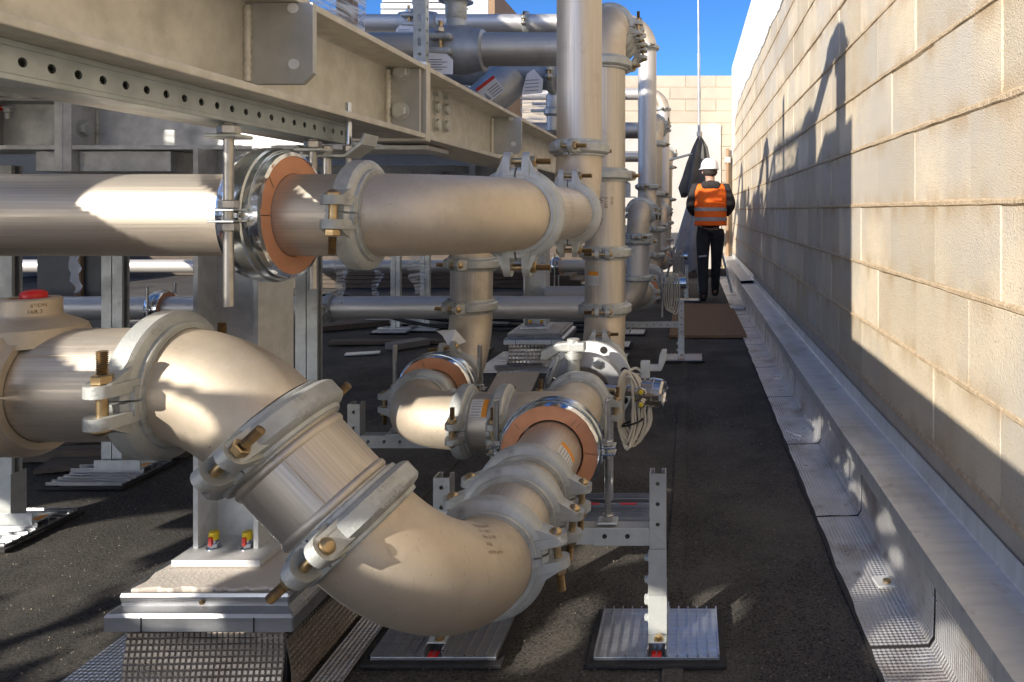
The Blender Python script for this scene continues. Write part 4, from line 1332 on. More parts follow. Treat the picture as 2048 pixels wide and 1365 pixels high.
PX0, PX1, PY0, PY1 = -1.275, -.91, 1.636, 2.14
def emboss_panel(mb, o, u, v, n, L, Hh, cell, hgt, bulge=None):
    """a skin of small raised pyramids"""
    o, u, v, n = Vector(o), Vector(u).normalized(), Vector(v).normalized(), Vector(n).normalized()
    nu = max(1, int(L / cell)); nv = max(1, int(Hh / cell))
    def pt(a, b, h):
        s = b / Hh
        extra = bulge(a / L, s) if bulge else 0
        return o + u * a + v * b + n * (h + extra)
    vs, fs = [], []
    for j in range(nv + 1):
        for i in range(nu + 1):
            jit = .0012 * mnoise.noise(Vector((i * .35, j * .8, o.x * 5 + o.y)))
            vs.append(pt(L * i / nu, Hh * j / nv + jit, 0))
    base = len(vs)
    for j in range(nv):
        for i in range(nu):
            f = .22
            for (da, db) in ((f, f), (1 - f, f), (1 - f, 1 - f), (f, 1 - f)):
                vs.append(pt(L * (i + da) / nu, Hh * (j + db) / nv, hgt))
            b0 = base + (j * nu + i) * 4
            c = [j * (nu + 1) + i, j * (nu + 1) + i + 1, (j + 1) * (nu + 1) + i + 1, (j + 1) * (nu + 1) + i]
            fs.append((b0, b0 + 1, b0 + 2, b0 + 3))
            for k in range(4):
                fs.append((c[k], c[(k + 1) % 4], b0 + (k + 1) % 4, b0 + k))
    mb.add(vs, fs)
def plinth(dy, label, fine=True):
    t = thing("plinth", label, "plinth", ((PX0 + PX1) / 2, (PY0 + PY1) / 2 + dy, 0), "foil-skirted plinths")
    # concrete top with a ragged rim
    poly = []
    rng = random.Random(4)
    ins = .010
    def rag(xa, ya, xb, yb, n):
        for k in range(n):
            f = k / n
            jx, jy = rng.uniform(-.006, .006), rng.uniform(-.006, .006)
            poly.append((xa + (xb - xa) * f + jx, ya + (yb - ya) * f + jy))
    rag(PX0 + ins, PY0 + ins, PX1 - ins, PY0 + ins, 22); rag(PX1 - ins, PY0 + ins, PX1 - ins, PY1 - ins, 22)
    rag(PX1 - ins, PY1 - ins, PX0 + ins, PY1 - ins, 16); rag(PX0 + ins, PY1 - ins, PX0 + ins, PY0 + ins, 22)
    obj("concrete_top", MB().prism(poly, (0, dy, 0), X_, Y_, Z_, .02, PZ), M['topcoat'], t, bevel=.003)
    # metal drip edging: folded profile on each side, mitred corners
    prof = [(0.004, PZ - .008), (-.004, PZ - .006), (-.006, PZ - .012), (-.004, PZ - .034), (-.022, PZ - .042), (-.026, PZ - .048), (-.026, PZ - .078)]
    corners = [(PX0, PY0), (PX1, PY0), (PX1, PY1), (PX0, PY1)]
    nrms = [(0, -1), (1, 0), (0, 1), (-1, 0)]
    for k in range(4):
        (ax_, ay), (bx, by) = corners[k], corners[(k + 1) % 4]
        nx_, ny_ = nrms[k]
        ux, uy = (bx - ax_), (by - ay); l = math.hypot(ux, uy); ux /= l; uy /= l
        vs = []; q = len(prof)
        for end in (0, 1):
            for o_, z in prof:
                e = -o_ * (1 if end else -1)
                px_, py_ = ((bx, by) if end else (ax_, ay))
                vs.append((px_ - nx_ * o_ + ux * e, py_ - ny_ * o_ + uy * e + dy, z))
        b = MB().add(vs, [(i, q + i, q + i + 1, i + 1) for i in range(q - 1)])
        eo = obj("metal_edging", b, M['edging'], t)
        md = eo.modifiers.new("thick", 'SOLIDIFY'); md.thickness = .002; md.offset = -1
        if k == 0:
            for sx_ in (ax_ + .055, bx - .06):
                obj("joint_strip", MB().box(sx_, sx_ + .003, ay + .004 + dy - .033, ay + .004 + dy - .0295, PZ - .079, PZ - .047), M['dark'], t)
            obj("screw", hexbolt(MB(), ((ax_ + bx) / 2 - .005, ay + dy - .004, PZ - .023), nY, .006, .004), M['brass'], t, smooth=30)
    cell = .0124 if fine else .024
    bul = lambda a, s: .012 * max(0, 1 - s) ** 2.2 + .006 * math.sin(s * 5 + a * 2)
    hh = PZ - .06
    b = MB(); emboss_panel(b, (PX0 + .002, PY0 - .002 + dy, .004), X_, Z_, nY, PX1 - PX0 - .008, hh, cell, .0026, bul)
    obj("foil_skirt", b, M['emb'], t)
    b = MB(); emboss_panel(b, (PX1 - .002, PY0 - .002 + dy, .004), Y_, Z_, X_, PY1 - PY0 - .006, hh, cell, .0032, bul)
    obj("foil_skirt", b, M['emb'], t)
    b = MB(); emboss_panel(b, (PX0 + .002, PY1 - .012 + dy, .004), nY, Z_, nX, PY1 - PY0 - .02, hh, cell, .0032, bul)
    obj("foil_skirt", b, M['emb'], t)
    # torn corner gaps in bitumen
    obj("bitumen_core", MB().box(PX0 + .002, PX1 - .002, PY0 + .002 + dy, PY1 - .002 + dy, .002, PZ - .05), M['rubber'], t)
    # foil sheets dressed on to the floor
    def flat(poly, nm="floor_foil", z=.008):
        b = MB(); b.prism(poly, (0, dy, 0), X_, Y_, Z_, z - .004, z)
        obj(nm, b, M['embw'], t)
    w_ = .14
    flat([(PX1 + .03, PY0 - .20), (PX1 + .105, PY0 - .21), (PX1 + .10, PY1 - .05), (PX1 + .03, PY1)], z=.009)
    flat([(PX0 - .19, PY0 - .20), (PX0 - .03, PY0 - .20), (PX0 - .03, PY1), (PX0 - .17, PY1 + .02)], z=.0095)
    flat([(PX0 - .03, PY0 - .21), (PX1 + .03, PY0 - .20), (PX1 + .03, PY0 - .03), (PX0 - .03, PY0 - .03)], z=.0085)
    return t
pl1 = plinth(0, "foil-skirted concrete block under the big column in front")
pl2 = plinth(PER - .02, "second foil-skirted block seen behind the middle branch", False)
copy_tree(pl2, (0, PER, 0), "farthest foil-skirted block, two bays back")

# ================================================================== strut posts with foot plates
def footplate(parent, cx_, cy, wx=.305, wy=.215, alongx=True, ribs=13, mark=True):
    """ribbed aluminium plate on a rubber mat"""
    obj("rubber_mat", MB().box(cx_ - wx / 2 - .017, cx_ + wx / 2 + .017, cy - wy / 2 - .016, cy + wy / 2 + .013, .001, .011), M['rubber'], parent, bevel=.002)
    base = obj("plate", MB().box(cx_ - wx / 2, cx_ + wx / 2, cy - wy / 2, cy + wy / 2, .0115, .0195), M['edging'], parent, bevel=.001)
    for k in range(ribs):
        f = k / (ribs - 1)
        if alongx:
            x = cx_ - wx / 2 + .002 + (wx - .004) * f
            b = MB().box(x - .0016, x + .0016, cy - wy / 2, cy + wy / 2, 0.0195, .0262)
        else:
            y = cy - wy / 2 + .002 + (wy - .004) * f
            b = MB().box(cx_ - wx / 2, cx_ + wx / 2, y - .0016, y + .0016, 0.0195, .0262)
        obj("rib", b, M['edging'], parent)
    # centre groove walls
    for s in (-1, 1):
        if alongx: obj("rail", MB().box(cx_ + s * .022 - .002, cx_ + s * .022 + .002, cy - wy / 2 - .001, cy + wy / 2 + .001, .0195, .040), M['edging'], parent, bevel=.001)
        else: obj("rail", MB().box(cx_ - wx / 2 - .001, cx_ + wx / 2 + .001, cy + s * .022 - .002, cy + s * .022 + .002, .0195, .040), M['edging'], parent, bevel=.001)
def post(parent, x, y, z0, z1, openb=True):
    """single strut post: perforated face to the camera"""
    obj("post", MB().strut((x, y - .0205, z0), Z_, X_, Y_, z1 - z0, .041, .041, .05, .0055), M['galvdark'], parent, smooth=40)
def pipe_support(name, label, y, xa, xb, ztop, zbar, feet=(True, True), brackets=True, group="pipe supports on foot plates", lower=True):
    t = thing(name, label, "pipe support", ((xa + xb) / 2, y, 0), group)
    for x, ft_ in ((xa, feet[0]), (xb, feet[1])):
        if ft_:
            footplate(t, x, y + .03)
        post(t, x, y, .036, ztop if x == xb else ztop - .01)
        # base shoe
        obj("base_shoe", MB().box(x - .0235, x + .0235, y - .0255, y - .0225, .04, .185).box(x - .0235, x + .0235, y - .058, y - .0255, .04, .0435), M['zinc'], t, bevel=.001)
        obj("shoe_bolt", hexbolt(MB(), (x + .004, y - .043, .0435), Z_, .010, .006), M['brass'], t, smooth=30)
        for z in (.075, .125):
            obj("bolt", hexbolt(MB(), (x - .0235, y - .004, z), nX, .009, .007), M['zinc'], t, smooth=30)
        obj("tag", MB().box(x - .012, x + .012, y - .085, y - .062, .024, .0255), M['red'], t)
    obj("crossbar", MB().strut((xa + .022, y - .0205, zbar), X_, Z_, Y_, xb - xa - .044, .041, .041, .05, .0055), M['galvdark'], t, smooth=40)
    if brackets:
        # folded corner bracket
        x = xb
        b = MB().box(x - .16, x - .021, y - .0245, y - .0215, zbar - .022, zbar + .0225)
        b.prism([(x - .021, zbar - .022), (x - .021, zbar + .02), (x + .021, zbar - .026), (x + .021, zbar - .030)], (0, y - .0245, 0), X_, Z_, Y_, 0, .003)
        b.box(x - .0225, x + .0225, y - .0285, y - .0258, zbar - .145, zbar - .030)
        obj("corner_bracket", b, M['galvdark'], t, bevel=.001)
        for xx in (x - .132, x - .075):
            obj("bolt_hole", MB().lathe([(0, 0), (0, .006), (.001, .006)], (xx, y - .0255, zbar + .002), Y_, 14), M['dark'], t)
        for zz_ in (zbar - .06, zbar - .115, zbar - .17):
            obj("bolt", hexbolt(MB(), (x - .0235, y - .004, zz_), nX, .009, .007), M['zinc'], t, smooth=30)
    return t
pipe_support("pipe_support", "strut frame on two ribbed foot plates under the nearest curved pipe", 1.83, -.622, -.082, .442, .286)
pipe_support("pipe_support", "strut frame behind, carrying the clamp of the middle branch", 2.42, -1.115, -.60, .468, .333, brackets=False)
spB = pipe_support("pipe_support", "strut frame beyond the second riser, one foot plate showing on the walkway", 5.32, -.62, -.068, .44, .262, brackets=False)
copy_tree(spB, (.02, PER - .02, 0), "farthest strut frame, its foot plate beside the worker's boots")
# loose foot plates seen beyond the first frame
for (px, py, lab) in ((1217, 1024, "red-marked foot plate with a slim post behind the brown collar"), (1222, 693, "half-hidden foot plate at the base of the second riser"), (1255, 668, "small foot plate behind the second riser near the grey frame")):
    d = FPX * CAMZ / (py - VY)
    p = P(px, py, d)
    t = thing("foot_plate", lab, "foot plate", (p.x, d, 0), "loose foot plates")
    footplate(t, p.x, d, alongx=(py < 800))
    if py > 1000:
        obj("post", MB().strut((p.x + .0, d, .04), Z_, X_, Y_, .42, .030, .03, .05, .004), M['galvdark'], t, smooth=40)
        for s in (-.06, .075): obj("paint_mark", MB().box(p.x + s - .03, p.x + s + .03, d - .035, d - .02, .0395, .041), M['red'], t)

def double_post(label, x, y, ztop=CZ0 - .001, shoe=True):
    t = thing("double_post", label, "post", (x, y, 0), "double strut posts")
    for s in (-1, 1):
        obj("channel", MB().strut((x + s * .002, y, .04), Z_, Y_, (s, 0, 0), ztop - .04, .041, .041, .05, .0055), M['zinc'], t, smooth=40)
    footplate(t, x, y - .02, .30, .28, alongx=False, ribs=11)
    if shoe:
        obj("base_shoe", MB().box(x - .05, x + .14, y - .05, y - .046, .036, .075).box(x - .05, x + .14, y - .0455, y + .05, .036, .040).box(x + .045, x + .049, y - .03, y + .03, .04, .2), M['zinc'], t, bevel=.001)
        obj("bolt", hexbolt(MB(), (x + .09, y - .01, .041), Z_, .013, .009), M['zinc'], t, smooth=30)
        obj("paint_mark", MB().box(x + .11, x + .135, y - .02, y + .02, .0405, .0415), M['orange'], t)
    return t
double_post("double strut post on a sunlit foot plate at the left edge", -2.365, 2.50)
double_post("double strut post with a bolted stub, second from the left edge", -2.395, 3.02)
dp = double_post("double strut post right behind the big column", -1.50, 2.85)
for (x, y, lab) in ((-2.68, 6.6, "slim dark post under the deck, left of its close twin"), (-2.45, 6.7, "slim dark post under the deck, right of its close twin"), (-1.72, 5.6, "slim post just left of the second column"), (-5.2, 4.2, "post far under the deck near the grey board")):
    double_post(lab, x, y, shoe=False)

# ================================================================== unseen deck added to shade the frame, its openings cut for sun patches
LIT = []
def lit(px, py, d, r=.10): LIT.append((P(px, py, d), r))
def litp(x, y, z, r=.10): LIT.append((Vector((x, y, z)), r))
for a in ((270, 385, 1.16, .11), (330, 430, 1.15, .11), (230, 370, 1.17, .08), (648, 380, 1.16, .05), (500, 340, 1.2, .07),
          (190, 690, 1.0, .07), (400, 700, 1.0, .10), (470, 735, 1.0, .07), (385, 850, .99, .05),
          (800, 840, 2.0, .13), (850, 810, 2.0, .09), (420, 268, 1.93, .12), (530, 268, 1.93, .12), (330, 275, 1.93, .06), (600, 270, 1.93, .1),
          (1310, 1230, 1.80, .09), (310, 1150, 1.70, .09), (270, 1170, 1.66, .07), (360, 1140, 1.72, .07), (420, 1130, 1.70, .05)):
    lit(*a)
def ground_lit(px, py, r): 
    d = FPX * CAMZ / (py - VY); lit(px, py, d, r)
for a in ((1200, 1105, .10), (1260, 1100, .08), (1090, 1290, .07), (1140, 1230, .06), (1060, 1310, .06), (60, 1120, .24), (170, 1100, .22), (280, 1075, .14), (20, 1050, .16), (110, 1180, .12), (30, 1240, .10), (120, 1330, .06), (50, 1300, .07), (160, 1290, .05), (230, 1230, .06), (320, 1150, .10), (400, 1130, .08),
          (1800, 1300, .09), (1740, 1160, .08), (1500, 665, .09), (1255, 1280, .06), (1215, 1030, .08)):
    ground_lit(*a)
for a in ((.60, 2.80, .10, .055), (.60, 2.74, .15, .05), (.60, 2.30, .10, .05), (.60, 2.22, .14, .06), (.60, 2.14, .07, .05), (.60, 1.64, .08, .11), (.56, 1.60, .02, .09), (.60, 3.40, .10, .05), (.60, 4.1, .12, .07), (.60, 5.3, .10, .10), (.60, 8.3, .10, .12),
          (-1.35, 1.92, 1.30, .06), (-1.27, 1.92, 1.30, .08), (-1.20, 1.92, 1.30, .08), (-1.12, 1.92, 1.30, .08), (-1.04, 1.92, 1.30, .06), (-.20, 2.49, .56, .10), (-.33, 2.49, .62, .06), (-.59, 1.2, 1.13, .05), (-1.22, 1.68, .245, .07), (-1.15, 1.67, .245, .06), (-1.19, 1.62, .20, .06), (-1.10, 1.60, .19, .05)):
    litp(*a)
BARP = .015
dx0, dx1, dy0, dy1 = -7.0, -.80, -6.5, 9.6
ZD = 1.452
holes = []
for p, r in LIT:
    t = (ZD - p.z) / .68
    holes.append((p.x - t, p.y - 1.3 * t, r, 1.35 * r))
dk = thing("shade_deck", "unseen grating added over the frame for shade, cut open for sun patches", "deck", (-3, 1, ZD))
b = MB()
yb = dy0
while yb < dy1:
    cuts = []
    for hx, hy, rx, ry in holes:
        q = 1 - ((yb - hy) / ry) ** 2
        if q > 0:
            e = rx * math.sqrt(q); sh = (yb - hy) * .35
            cuts.append((hx + sh - e, hx + sh + e))
    cuts.sort()
    x = dx0
    for c0, c1 in cuts + [(dx1, dx1)]:
        if c0 > x + .004: b.box(x, min(c0, dx1), yb, yb + .002, ZD, ZD + .0135)
        x = max(x, c1)
    yb += BARP
obj("shade_grating", b, M['galvdark'], dk)  # bars added for shade, left out where sun patches should fall

# ================================================================== wrapped equipment on the deck, some of it added unseen to cast shade
def crate(name, label, x0, x1, y0, y1, z0, z1, cols=None, film=True):
    t = thing(name, label, "crate", ((x0 + x1) / 2, (y0 + y1) / 2, z0), "wrapped equipment on the deck")
    rng = random.Random(int(x0 * 100 + y0 * 10))
    mg = .16 if film else .07
    obj("cabinet", MB().box(x0 + mg, x1 - (.30 if film else .07), y0 + mg, y1 - mg, z0 + .05, z1 - .04), M['box'], t, bevel=.01)
    for x in (x0 + .05, x1 - .05):
        for y in (y0 + .05, y1 - .05):
            obj("frame_post", MB().box(x - .035, x + .035, y - .035, y + .035, z0, z1), M['timber'], t, bevel=.003)
    for z in (z0 + .03, (z0 + z1) / 2, z1 - .03):
        for y in (y0 + .05, y1 - .05): obj("frame_rail", MB().box(x0 + .09, x1 - .09, y - .02, y + .02, z - .03, z + .03), M['white'], t, bevel=.003)
        for x in (x0 + .05, x1 - .05): obj("frame_rail", MB().box(x - .02, x + .02, y0 + .09, y1 - .09, z - .03, z + .03), M['galvblue'], t, bevel=.003)
    for k in range(5):
        y = y0 + .3 + k * (y1 - y0 - .5) / 5
        obj("slanted_brace", MB().obox(((x1 - .08), y, (z0 + z1) / 2 - .3), (.0, .5, .86), Y_, X_, (z1 - z0) * .5, .05, .03), M['white' if k % 2 else 'zinc'], t, bevel=.003)
    if film:
        b = MB(); N, K = 60, 26; vs = []
        for k in range(K + 1):
            f = k / K
            z = z0 + .02 + (z1 - z0) * f
            for i in range(N):
                a = 2 * PI * i / N
                cx_, cy_ = math.cos(a), math.sin(a)
                m_ = max(abs(cx_), abs(cy_))
                gx, gy = cx_ / m_, cy_ / m_
                bul = 1.015 + .05 * mnoise.noise(Vector((gx * 2.2, gy * 2.2, z * 2.4))) + (.10 * (1 - f) ** 3)
                vs.append(((x0 + x1) / 2 + gx * (x1 - x0) / 2 * bul, (y0 + y1) / 2 + gy * (y1 - y0) / 2 * bul, z + .05 * mnoise.noise(Vector((gx * 4, gy * 4, 3)))))
        b.add(vs, [(k * N + i, k * N + (i + 1) % N, (k + 1) * N + (i + 1) % N, (k + 1) * N + i) for k in range(K) for i in range(N)])
        obj("stretch_film", b, M['film'], t, smooth=25)
    return t
crate("wrapped_crate", "film-wrapped crate above the beam, beside the slotted strut", -2.7, -1.56, 1.62, 3.45, ZD + .012, 3.25)
crate("wrapped_crate", "tall film-wrapped crate added unseen to shade the far block wall", -4.6, -3.2, 2.3, 3.45, ZD + .012, 4.0)  # unseen crate added to darken the far stretch of the block wall
crate("wrapped_crate", "pale cabinet on legs added unseen to shade the tallest front riser", -2.25, -1.62, .25, .95, 2.12, 3.16, film=False)  # unseen cabinet added to keep the sun off the front riser
lg = bpy.data.objects["wrapped_crate.002"]
for x in (-2.2, -1.67):
    for y in (.30, .95): obj("leg", MB().box(x - .03, x + .03, y - .03, y + .03, ZD + .027, 2.12), M["galvblue"], lg)
et = thing("shadow_tank", "domed tank shape on legs added unseen to cast a rounded wall shadow", "tank", (-1.95, 1.30, ZD))  # unseen tank shape added for its round-topped shadow on the block wall
obj("shell", MB().lathe([(2.1, 0), (2.12, .2), (2.2, .29), (2.3, .30), (3.22, .30), (3.36, .27), (3.46, .18), (3.5, 0)], (-1.95, 1.30, 0), Z_, 36), M['box'], et, smooth=40)
for k in range(3):
    a = .5 + k * 2.094
    obj("leg", MB().cyl((-1.95 + .25 * math.cos(a), 1.30 + .25 * math.sin(a), ZD + .014), (-1.95 + .25 * math.cos(a), 1.30 + .25 * math.sin(a), 2.3), .025, 10), M['galvblue'], et, smooth=40)
ws = thing("panel_stack", "stack of pale panels wrapped in film behind the upper pipes", "panel stack", (-2.2, 6.9, ZD), "wrapped equipment on the deck")
rng = random.Random(8)
for k in range(26):
    z = ZD + .05 + k * .058
    obj("panel", MB().box(-2.75 + rng.uniform(-.01, .01), -1.98 + rng.uniform(-.02, .02), 6.45, 7.5, z, z + .05), M['box'], ws, bevel=.004)
for x0, x1, mt in ((-1.975, -1.80, 'white'), (-1.798, -1.74, 'timber')):
    obj("edge_board", MB().box(x0, x1, 6.45, 7.5, ZD + .02, ZD + 1.62), M[mt], ws, bevel=.004)
b = MB(); vs = []; N = 22
for k in range(N + 1):
    f = k / N
    vs += [(-1.74 + .0, 7.42, ZD + 1.62 - f * 1.4), (-1.50 + .10 * math.sin(f * 1.5) + .03 * mnoise.noise(Vector((f * 6, 0, 0))), 7.5, ZD + 1.40 - f * 1.35)]
b.add(vs, [(2 * k, 2 * k + 1, 2 * k + 3, 2 * k + 2) for k in range(N)])
obj("stretch_film", b, M['film'], ws)

# slotted hanging strut and small valves above
hs = thing("slotted_strut", "upright slotted strut standing in front of the upper pipes", "strut", tuple(P(848, 130, 3.28)))
q = P(842, 130, 3.28)
obj("channel", MB().strut((q.x + .0, 3.26, 1.45), Z_, X_, Y_, 1.9, .055, .041, .055, .008, side=True, slot=[.0, .022]), M['zinc'], hs, smooth=40)
def pvalve(label, px, py, d, R, flip=1):
    c = P(px, py, d)
    t = thing("pipe_valve", label, "valve", tuple(c), "valves on the upper pipes")
    obj("body", MB().lathe([(-.15, R), (-.14, R + .02), (-.09, R + .026), (-.05, R + .04), (.05, R + .04), (.09, R + .026), (.14, R + .02), (.15, R)], c, X_, 36), M['strainer'], t, smooth=40)
    z = R + .02
    obj("neck", MB().lathe([(0, .05), (.05, .045), (.06, .052), (.13, .052), (.14, .06), (.16, .06), (.165, .045), (.20, .045), (.20, 0)], c + Vector((.0, 0, z)), Z_, 24), M['cast'], t, smooth=35)
    obj("gasket_disc", MB().cyl(c + Vector((0, 0, z + .138)), c + Vector((0, 0, z + .146)), .085, 24), M['bluezinc'], t, smooth=40)
    obj("lever", MB().prism([(.03, -.02), (.03, .02), (-.12, .03), (-.22, .08), (-.46, .085), (-.46, .055), (-.23, .045), (-.13, -.01)], c + Vector((0, 0, z + .165)), (flip, 0, 0), Z_, Y_, -.02, .02), M['cast'], t, bevel=.006)
    e = c + Vector((-.03, -R - .045, 0))
    for s in (-1, 1): obj("ear_plate", MB().obox(e + Vector((0, 0, s * .035)), X_, Y_, Z_, .11, .08, .03), M['cast'], t, bevel=.01)
    obj("bolt", MB().cyl(e + Vector((0, -.01, -.06)), e + Vector((0, -.01, .11)), .011, 12), M['brass'], t, smooth=50)
    obj("nut", MB().hexa(e + Vector((0, -.01, .055)), e + Vector((0, -.01, .08)), .024), M['rod'], t, smooth=30)
    o = e + Vector((-.085, -.045, -.15))
    tg = obj("tag", MB().prism([(0, 0), (.15, 0), (.15, .07), (.115, .105), (.03, .105), (0, .07)], o, (1, .12, 0), (0, .05, 1), (0, 1, 0), 0, .0015), M['paper'], t)
    ink = MB()
    for k in range(5): ink.box(o.x + .02, o.x + .02 + (.11 if k % 2 else .085), o.y - .001, o.y - .0004, o.z + .018 + .012 * k, o.z + .0205 + .012 * k)
    ink.box(o.x + .012, o.x + .032, o.y - .001, o.y - .0004, o.z + .008, o.z + .03)
    obj("print", ink, M['ink'], tg)
    return t
pvalve("big lever valve with a white tag on the nearer upper pipe", 912, 101, 3.63, .084)
pvalve("smaller lever valve with a white tag on the topmost pipe", 838, 49, 5.665, .074, -1)
# strainer with warning label behind
c0 = P(1000, 168, 4.35)
sr = run("strainer_pipe", "dull pipe with a slanted strainer leg and warning label behind the tag valve", "pipe",
    [P(880, 140, 4.35), P(1190, 158, 4.35)], .085, [], mp='strainer', loc=c0)
obj("strainer_leg", MB().cyl(P(1030, 150, 4.33), P(905, 260, 4.2), .115, 32), M['strainer'], sr, smooth=40)
obj("strainer_cap", MB().cyl(P(905, 260, 4.2), P(890, 274, 4.19), .14, 32), M['cast'], sr, smooth=40)
coupling(sr, P(1105, 153, 4.35), X_, nY, Z_, .085)
lo = P(968, 200, 4.16)
u_ = (P(1004, 172, 4.20) - P(968, 200, 4.20)).normalized(); v_ = Vector((-u_.z, -.25, u_.x)).normalized(); n_ = u_.cross(v_)
lb = obj("label", MB().prism([(0, -.03), (.13, -.03), (.13, .075), (0, .075)], lo, u_, v_, n_, 0, .002), M['paper'], sr)
obj("print", MB().prism([(0, .057), (.13, .057), (.13, .075), (0, .075)], lo, u_, v_, n_, .002, .003), M['redlabel'], lb)
ink = MB()
for k in range(4): ink.prism([(.05, -.02 + .015 * k), (.12, -.02 + .015 * k), (.12, -.014 + .015 * k), (.05, -.014 + .015 * k)], lo, u_, v_, n_, .002, .003)
ink.prism([(.008, -.02), (.04, -.02), (.026, .03)], lo, u_, v_, n_, .002, .003)
obj("print", ink, M['greyink'], lb)
tl = P(1043, 190, 4.22)
tg = obj("tag", MB().prism([(0, 0), (.12, .01), (.125, .09), (.07, .15), (.03, .12)], tl, X_, Z_, Y_, 0, .002), M['paper'], sr)
ink = MB()
for k in range(4): ink.prism([(.02, .02 + k * .02), (.10, .025 + k * .02), (.10, .03 + k * .02), (.02, .025 + k * .02)], tl, X_, Z_, Y_, -.001, 0)
obj("print", ink, M['greyink'], tg)
# small pipe valve in front of the end wall
c = P(1104, 215, 6.2)
sv = thing("small_valve", "little lever valve silhouetted against the sunlit end wall", "valve", tuple(c))
obj("stem", MB().lathe([(-.2, .045), (-.08, .045), (-.06, .07), (-.02, .07), (0, .05), (.1, .05), (.12, .035), (.2, .035)], c, Z_, 18), M['strainer'], sv, smooth=40)
obj("lever", MB().obox(c + Vector((-.04, 0, -.03)), X_, Y_, Z_, .28, .03, .025).obox(c + Vector((-.07, 0, .03)), X_, Y_, Z_, .2, .025, .02), M['cast'], sv, bevel=.003)

# ================================================================== clutter under the deck
gb = thing("grey_board", "grey cardboard-like panel standing under the deck behind the red plug", "board", (-4.4, 4.9, 0))
x0, x1 = P(74, 0, 5.1).x, P(200, 0, 5.1).x
obj("sheet", MB().box(x0, (x0 + x1) / 2 + .08, 5.1, 5.12, .004, 1.2), M['panel'], gb, bevel=.002)
obj("sheet", MB().box((x0 + x1) / 2 + .082, x1, 5.11, 5.13, .004, 1.2), M['panel'], gb, bevel=.002)
obj("seam_post", MB().box((x0 + x1) / 2 + .06, (x0 + x1) / 2 + .11, 5.07, 5.099, .004, 1.2), M['timber'], gb, bevel=.002)
def rag(label, px, py, d, L, wdt, mtl='film'):
    c = P(px, py, d)
    t = thing("film_strip", label, "plastic film", tuple(c), "torn film strips")
    b = MB(); N = 16; vs = []
    for k in range(N + 1):
        f = k / N
        ww = wdt * (.5 + .5 * abs(mnoise.noise(Vector((f * 4, px, 0)))) + .3 * math.sin(f * 3)) * (1 - .6 * f)
        sx_ = .05 * mnoise.noise(Vector((f * 3, px, 7)))
        vs += [c + Vector((sx_ - ww, .01 * math.sin(k), -L * f)), c + Vector((sx_, .03, -L * f)), c + Vector((sx_ + ww, .01 * math.cos(k), -L * f))]
    b.add(vs, [(3 * k + i, 3 * k + i + 1, 3 * k + i + 4, 3 * k + i + 3) for k in range(N) for i in (0, 1)])
    obj("strip", b, M[mtl], t, smooth=60)
rag("torn white film hanging in front of the grey board", 150, 508, 4.4, .24, .05, 'paper')
rag("long film strip dangling below the front coupling", 682, 500, 4.0, .30, .05)
rag("crumpled film hanging beside the slim twin posts", 836, 505, 4.2, .24, .08)
rag("thin film strip trailing behind the low grey pipe", 752, 540, 6.2, .30, .05)
def plank(label, px0, py0, px1, py1, wid=.10, th=.03, mtl='wood', lift=.004):
    d0 = FPX * CAMZ / (py0 - VY); d1 = FPX * CAMZ / (py1 - VY)
    a, bb = P(px0, py0, d0), P(px1, py1, d1)
    c = (a + bb) / 2; u = (bb - a).normalized(); v = Vector((-u.y, u.x, 0))
    t = thing("plank", label, "plank", (c.x, c.y, 0), "scrap boards under the deck")
    obj("board", MB().obox((c.x, c.y, lift + th / 2 + .002), u, v, Z_, (bb - a).length, wid, th), M[mtl], t, bevel=.003)
plank("long plank lying across the felt behind the sunlit foot plate", 30, 905, 330, 880, .14)
plank("brown plank under the second foot plate on the left", 85, 940, 240, 925, .16, .02)
plank("wet plank lying behind the middle branch clamp", 660, 690, 890, 688, .10)
plank("pale plank end lying by the second foil-skirted block", 780, 702, 850, 690, .14, .05, 'panel')
plank("dark plank crossing under the low grey pipe", 640, 662, 770, 650, .25, .05)
plank("scrap board near the wet plank", 690, 712, 760, 708, .1, .01, 'alu')
plank("dark plank far under the deck by the cables", 250, 640, 390, 628, .2, .06)
plank("flat pale board below the second column", 990, 742, 1080, 735, .12, .02, 'panel')
plank("dark timber lying beneath the left posts", 0, 925, 380, 915, .07, .05, 'wood')
# low stacked timber boards far back: seen as a dark band between the pipes
tb = thing("timber_stack", "long stack of dark timber boards far under the deck", "timber stack", (-3.5, 10.5, 0))
for k in range(5):
    obj("board", MB().box(-7 + .2 * k, -1.4 - .15 * k, 10.2, 10.9, .005 + k * .06, .06 + k * .06), M['wood'], tb, bevel=.004)
hf = thing("dark_backdrop", "dark boards added far under the deck to hide the sunlit end wall", "hoarding", (-6.0, 12.2, 0))  # boards added so the bright end wall stays hidden and the background dark
rng = random.Random(14)
for k in range(20):
    x = -13.8 + k * .61
    obj("board", MB().box(x, x + .60, 12.2 + rng.uniform(0, .02), 12.235, .01, 1.24 + rng.uniform(-.02, .02)), M['wood'], hf, bevel=.003)
gl = thing("grey_box", "long grey duct lying on the felt behind the second block", "duct", (-2.2, 6.3, 0))
obj("duct_body", MB().box(-3.1, -1.75, 6.9, 7.2, .01, .25), M['galvdark'], gl, bevel=.01)
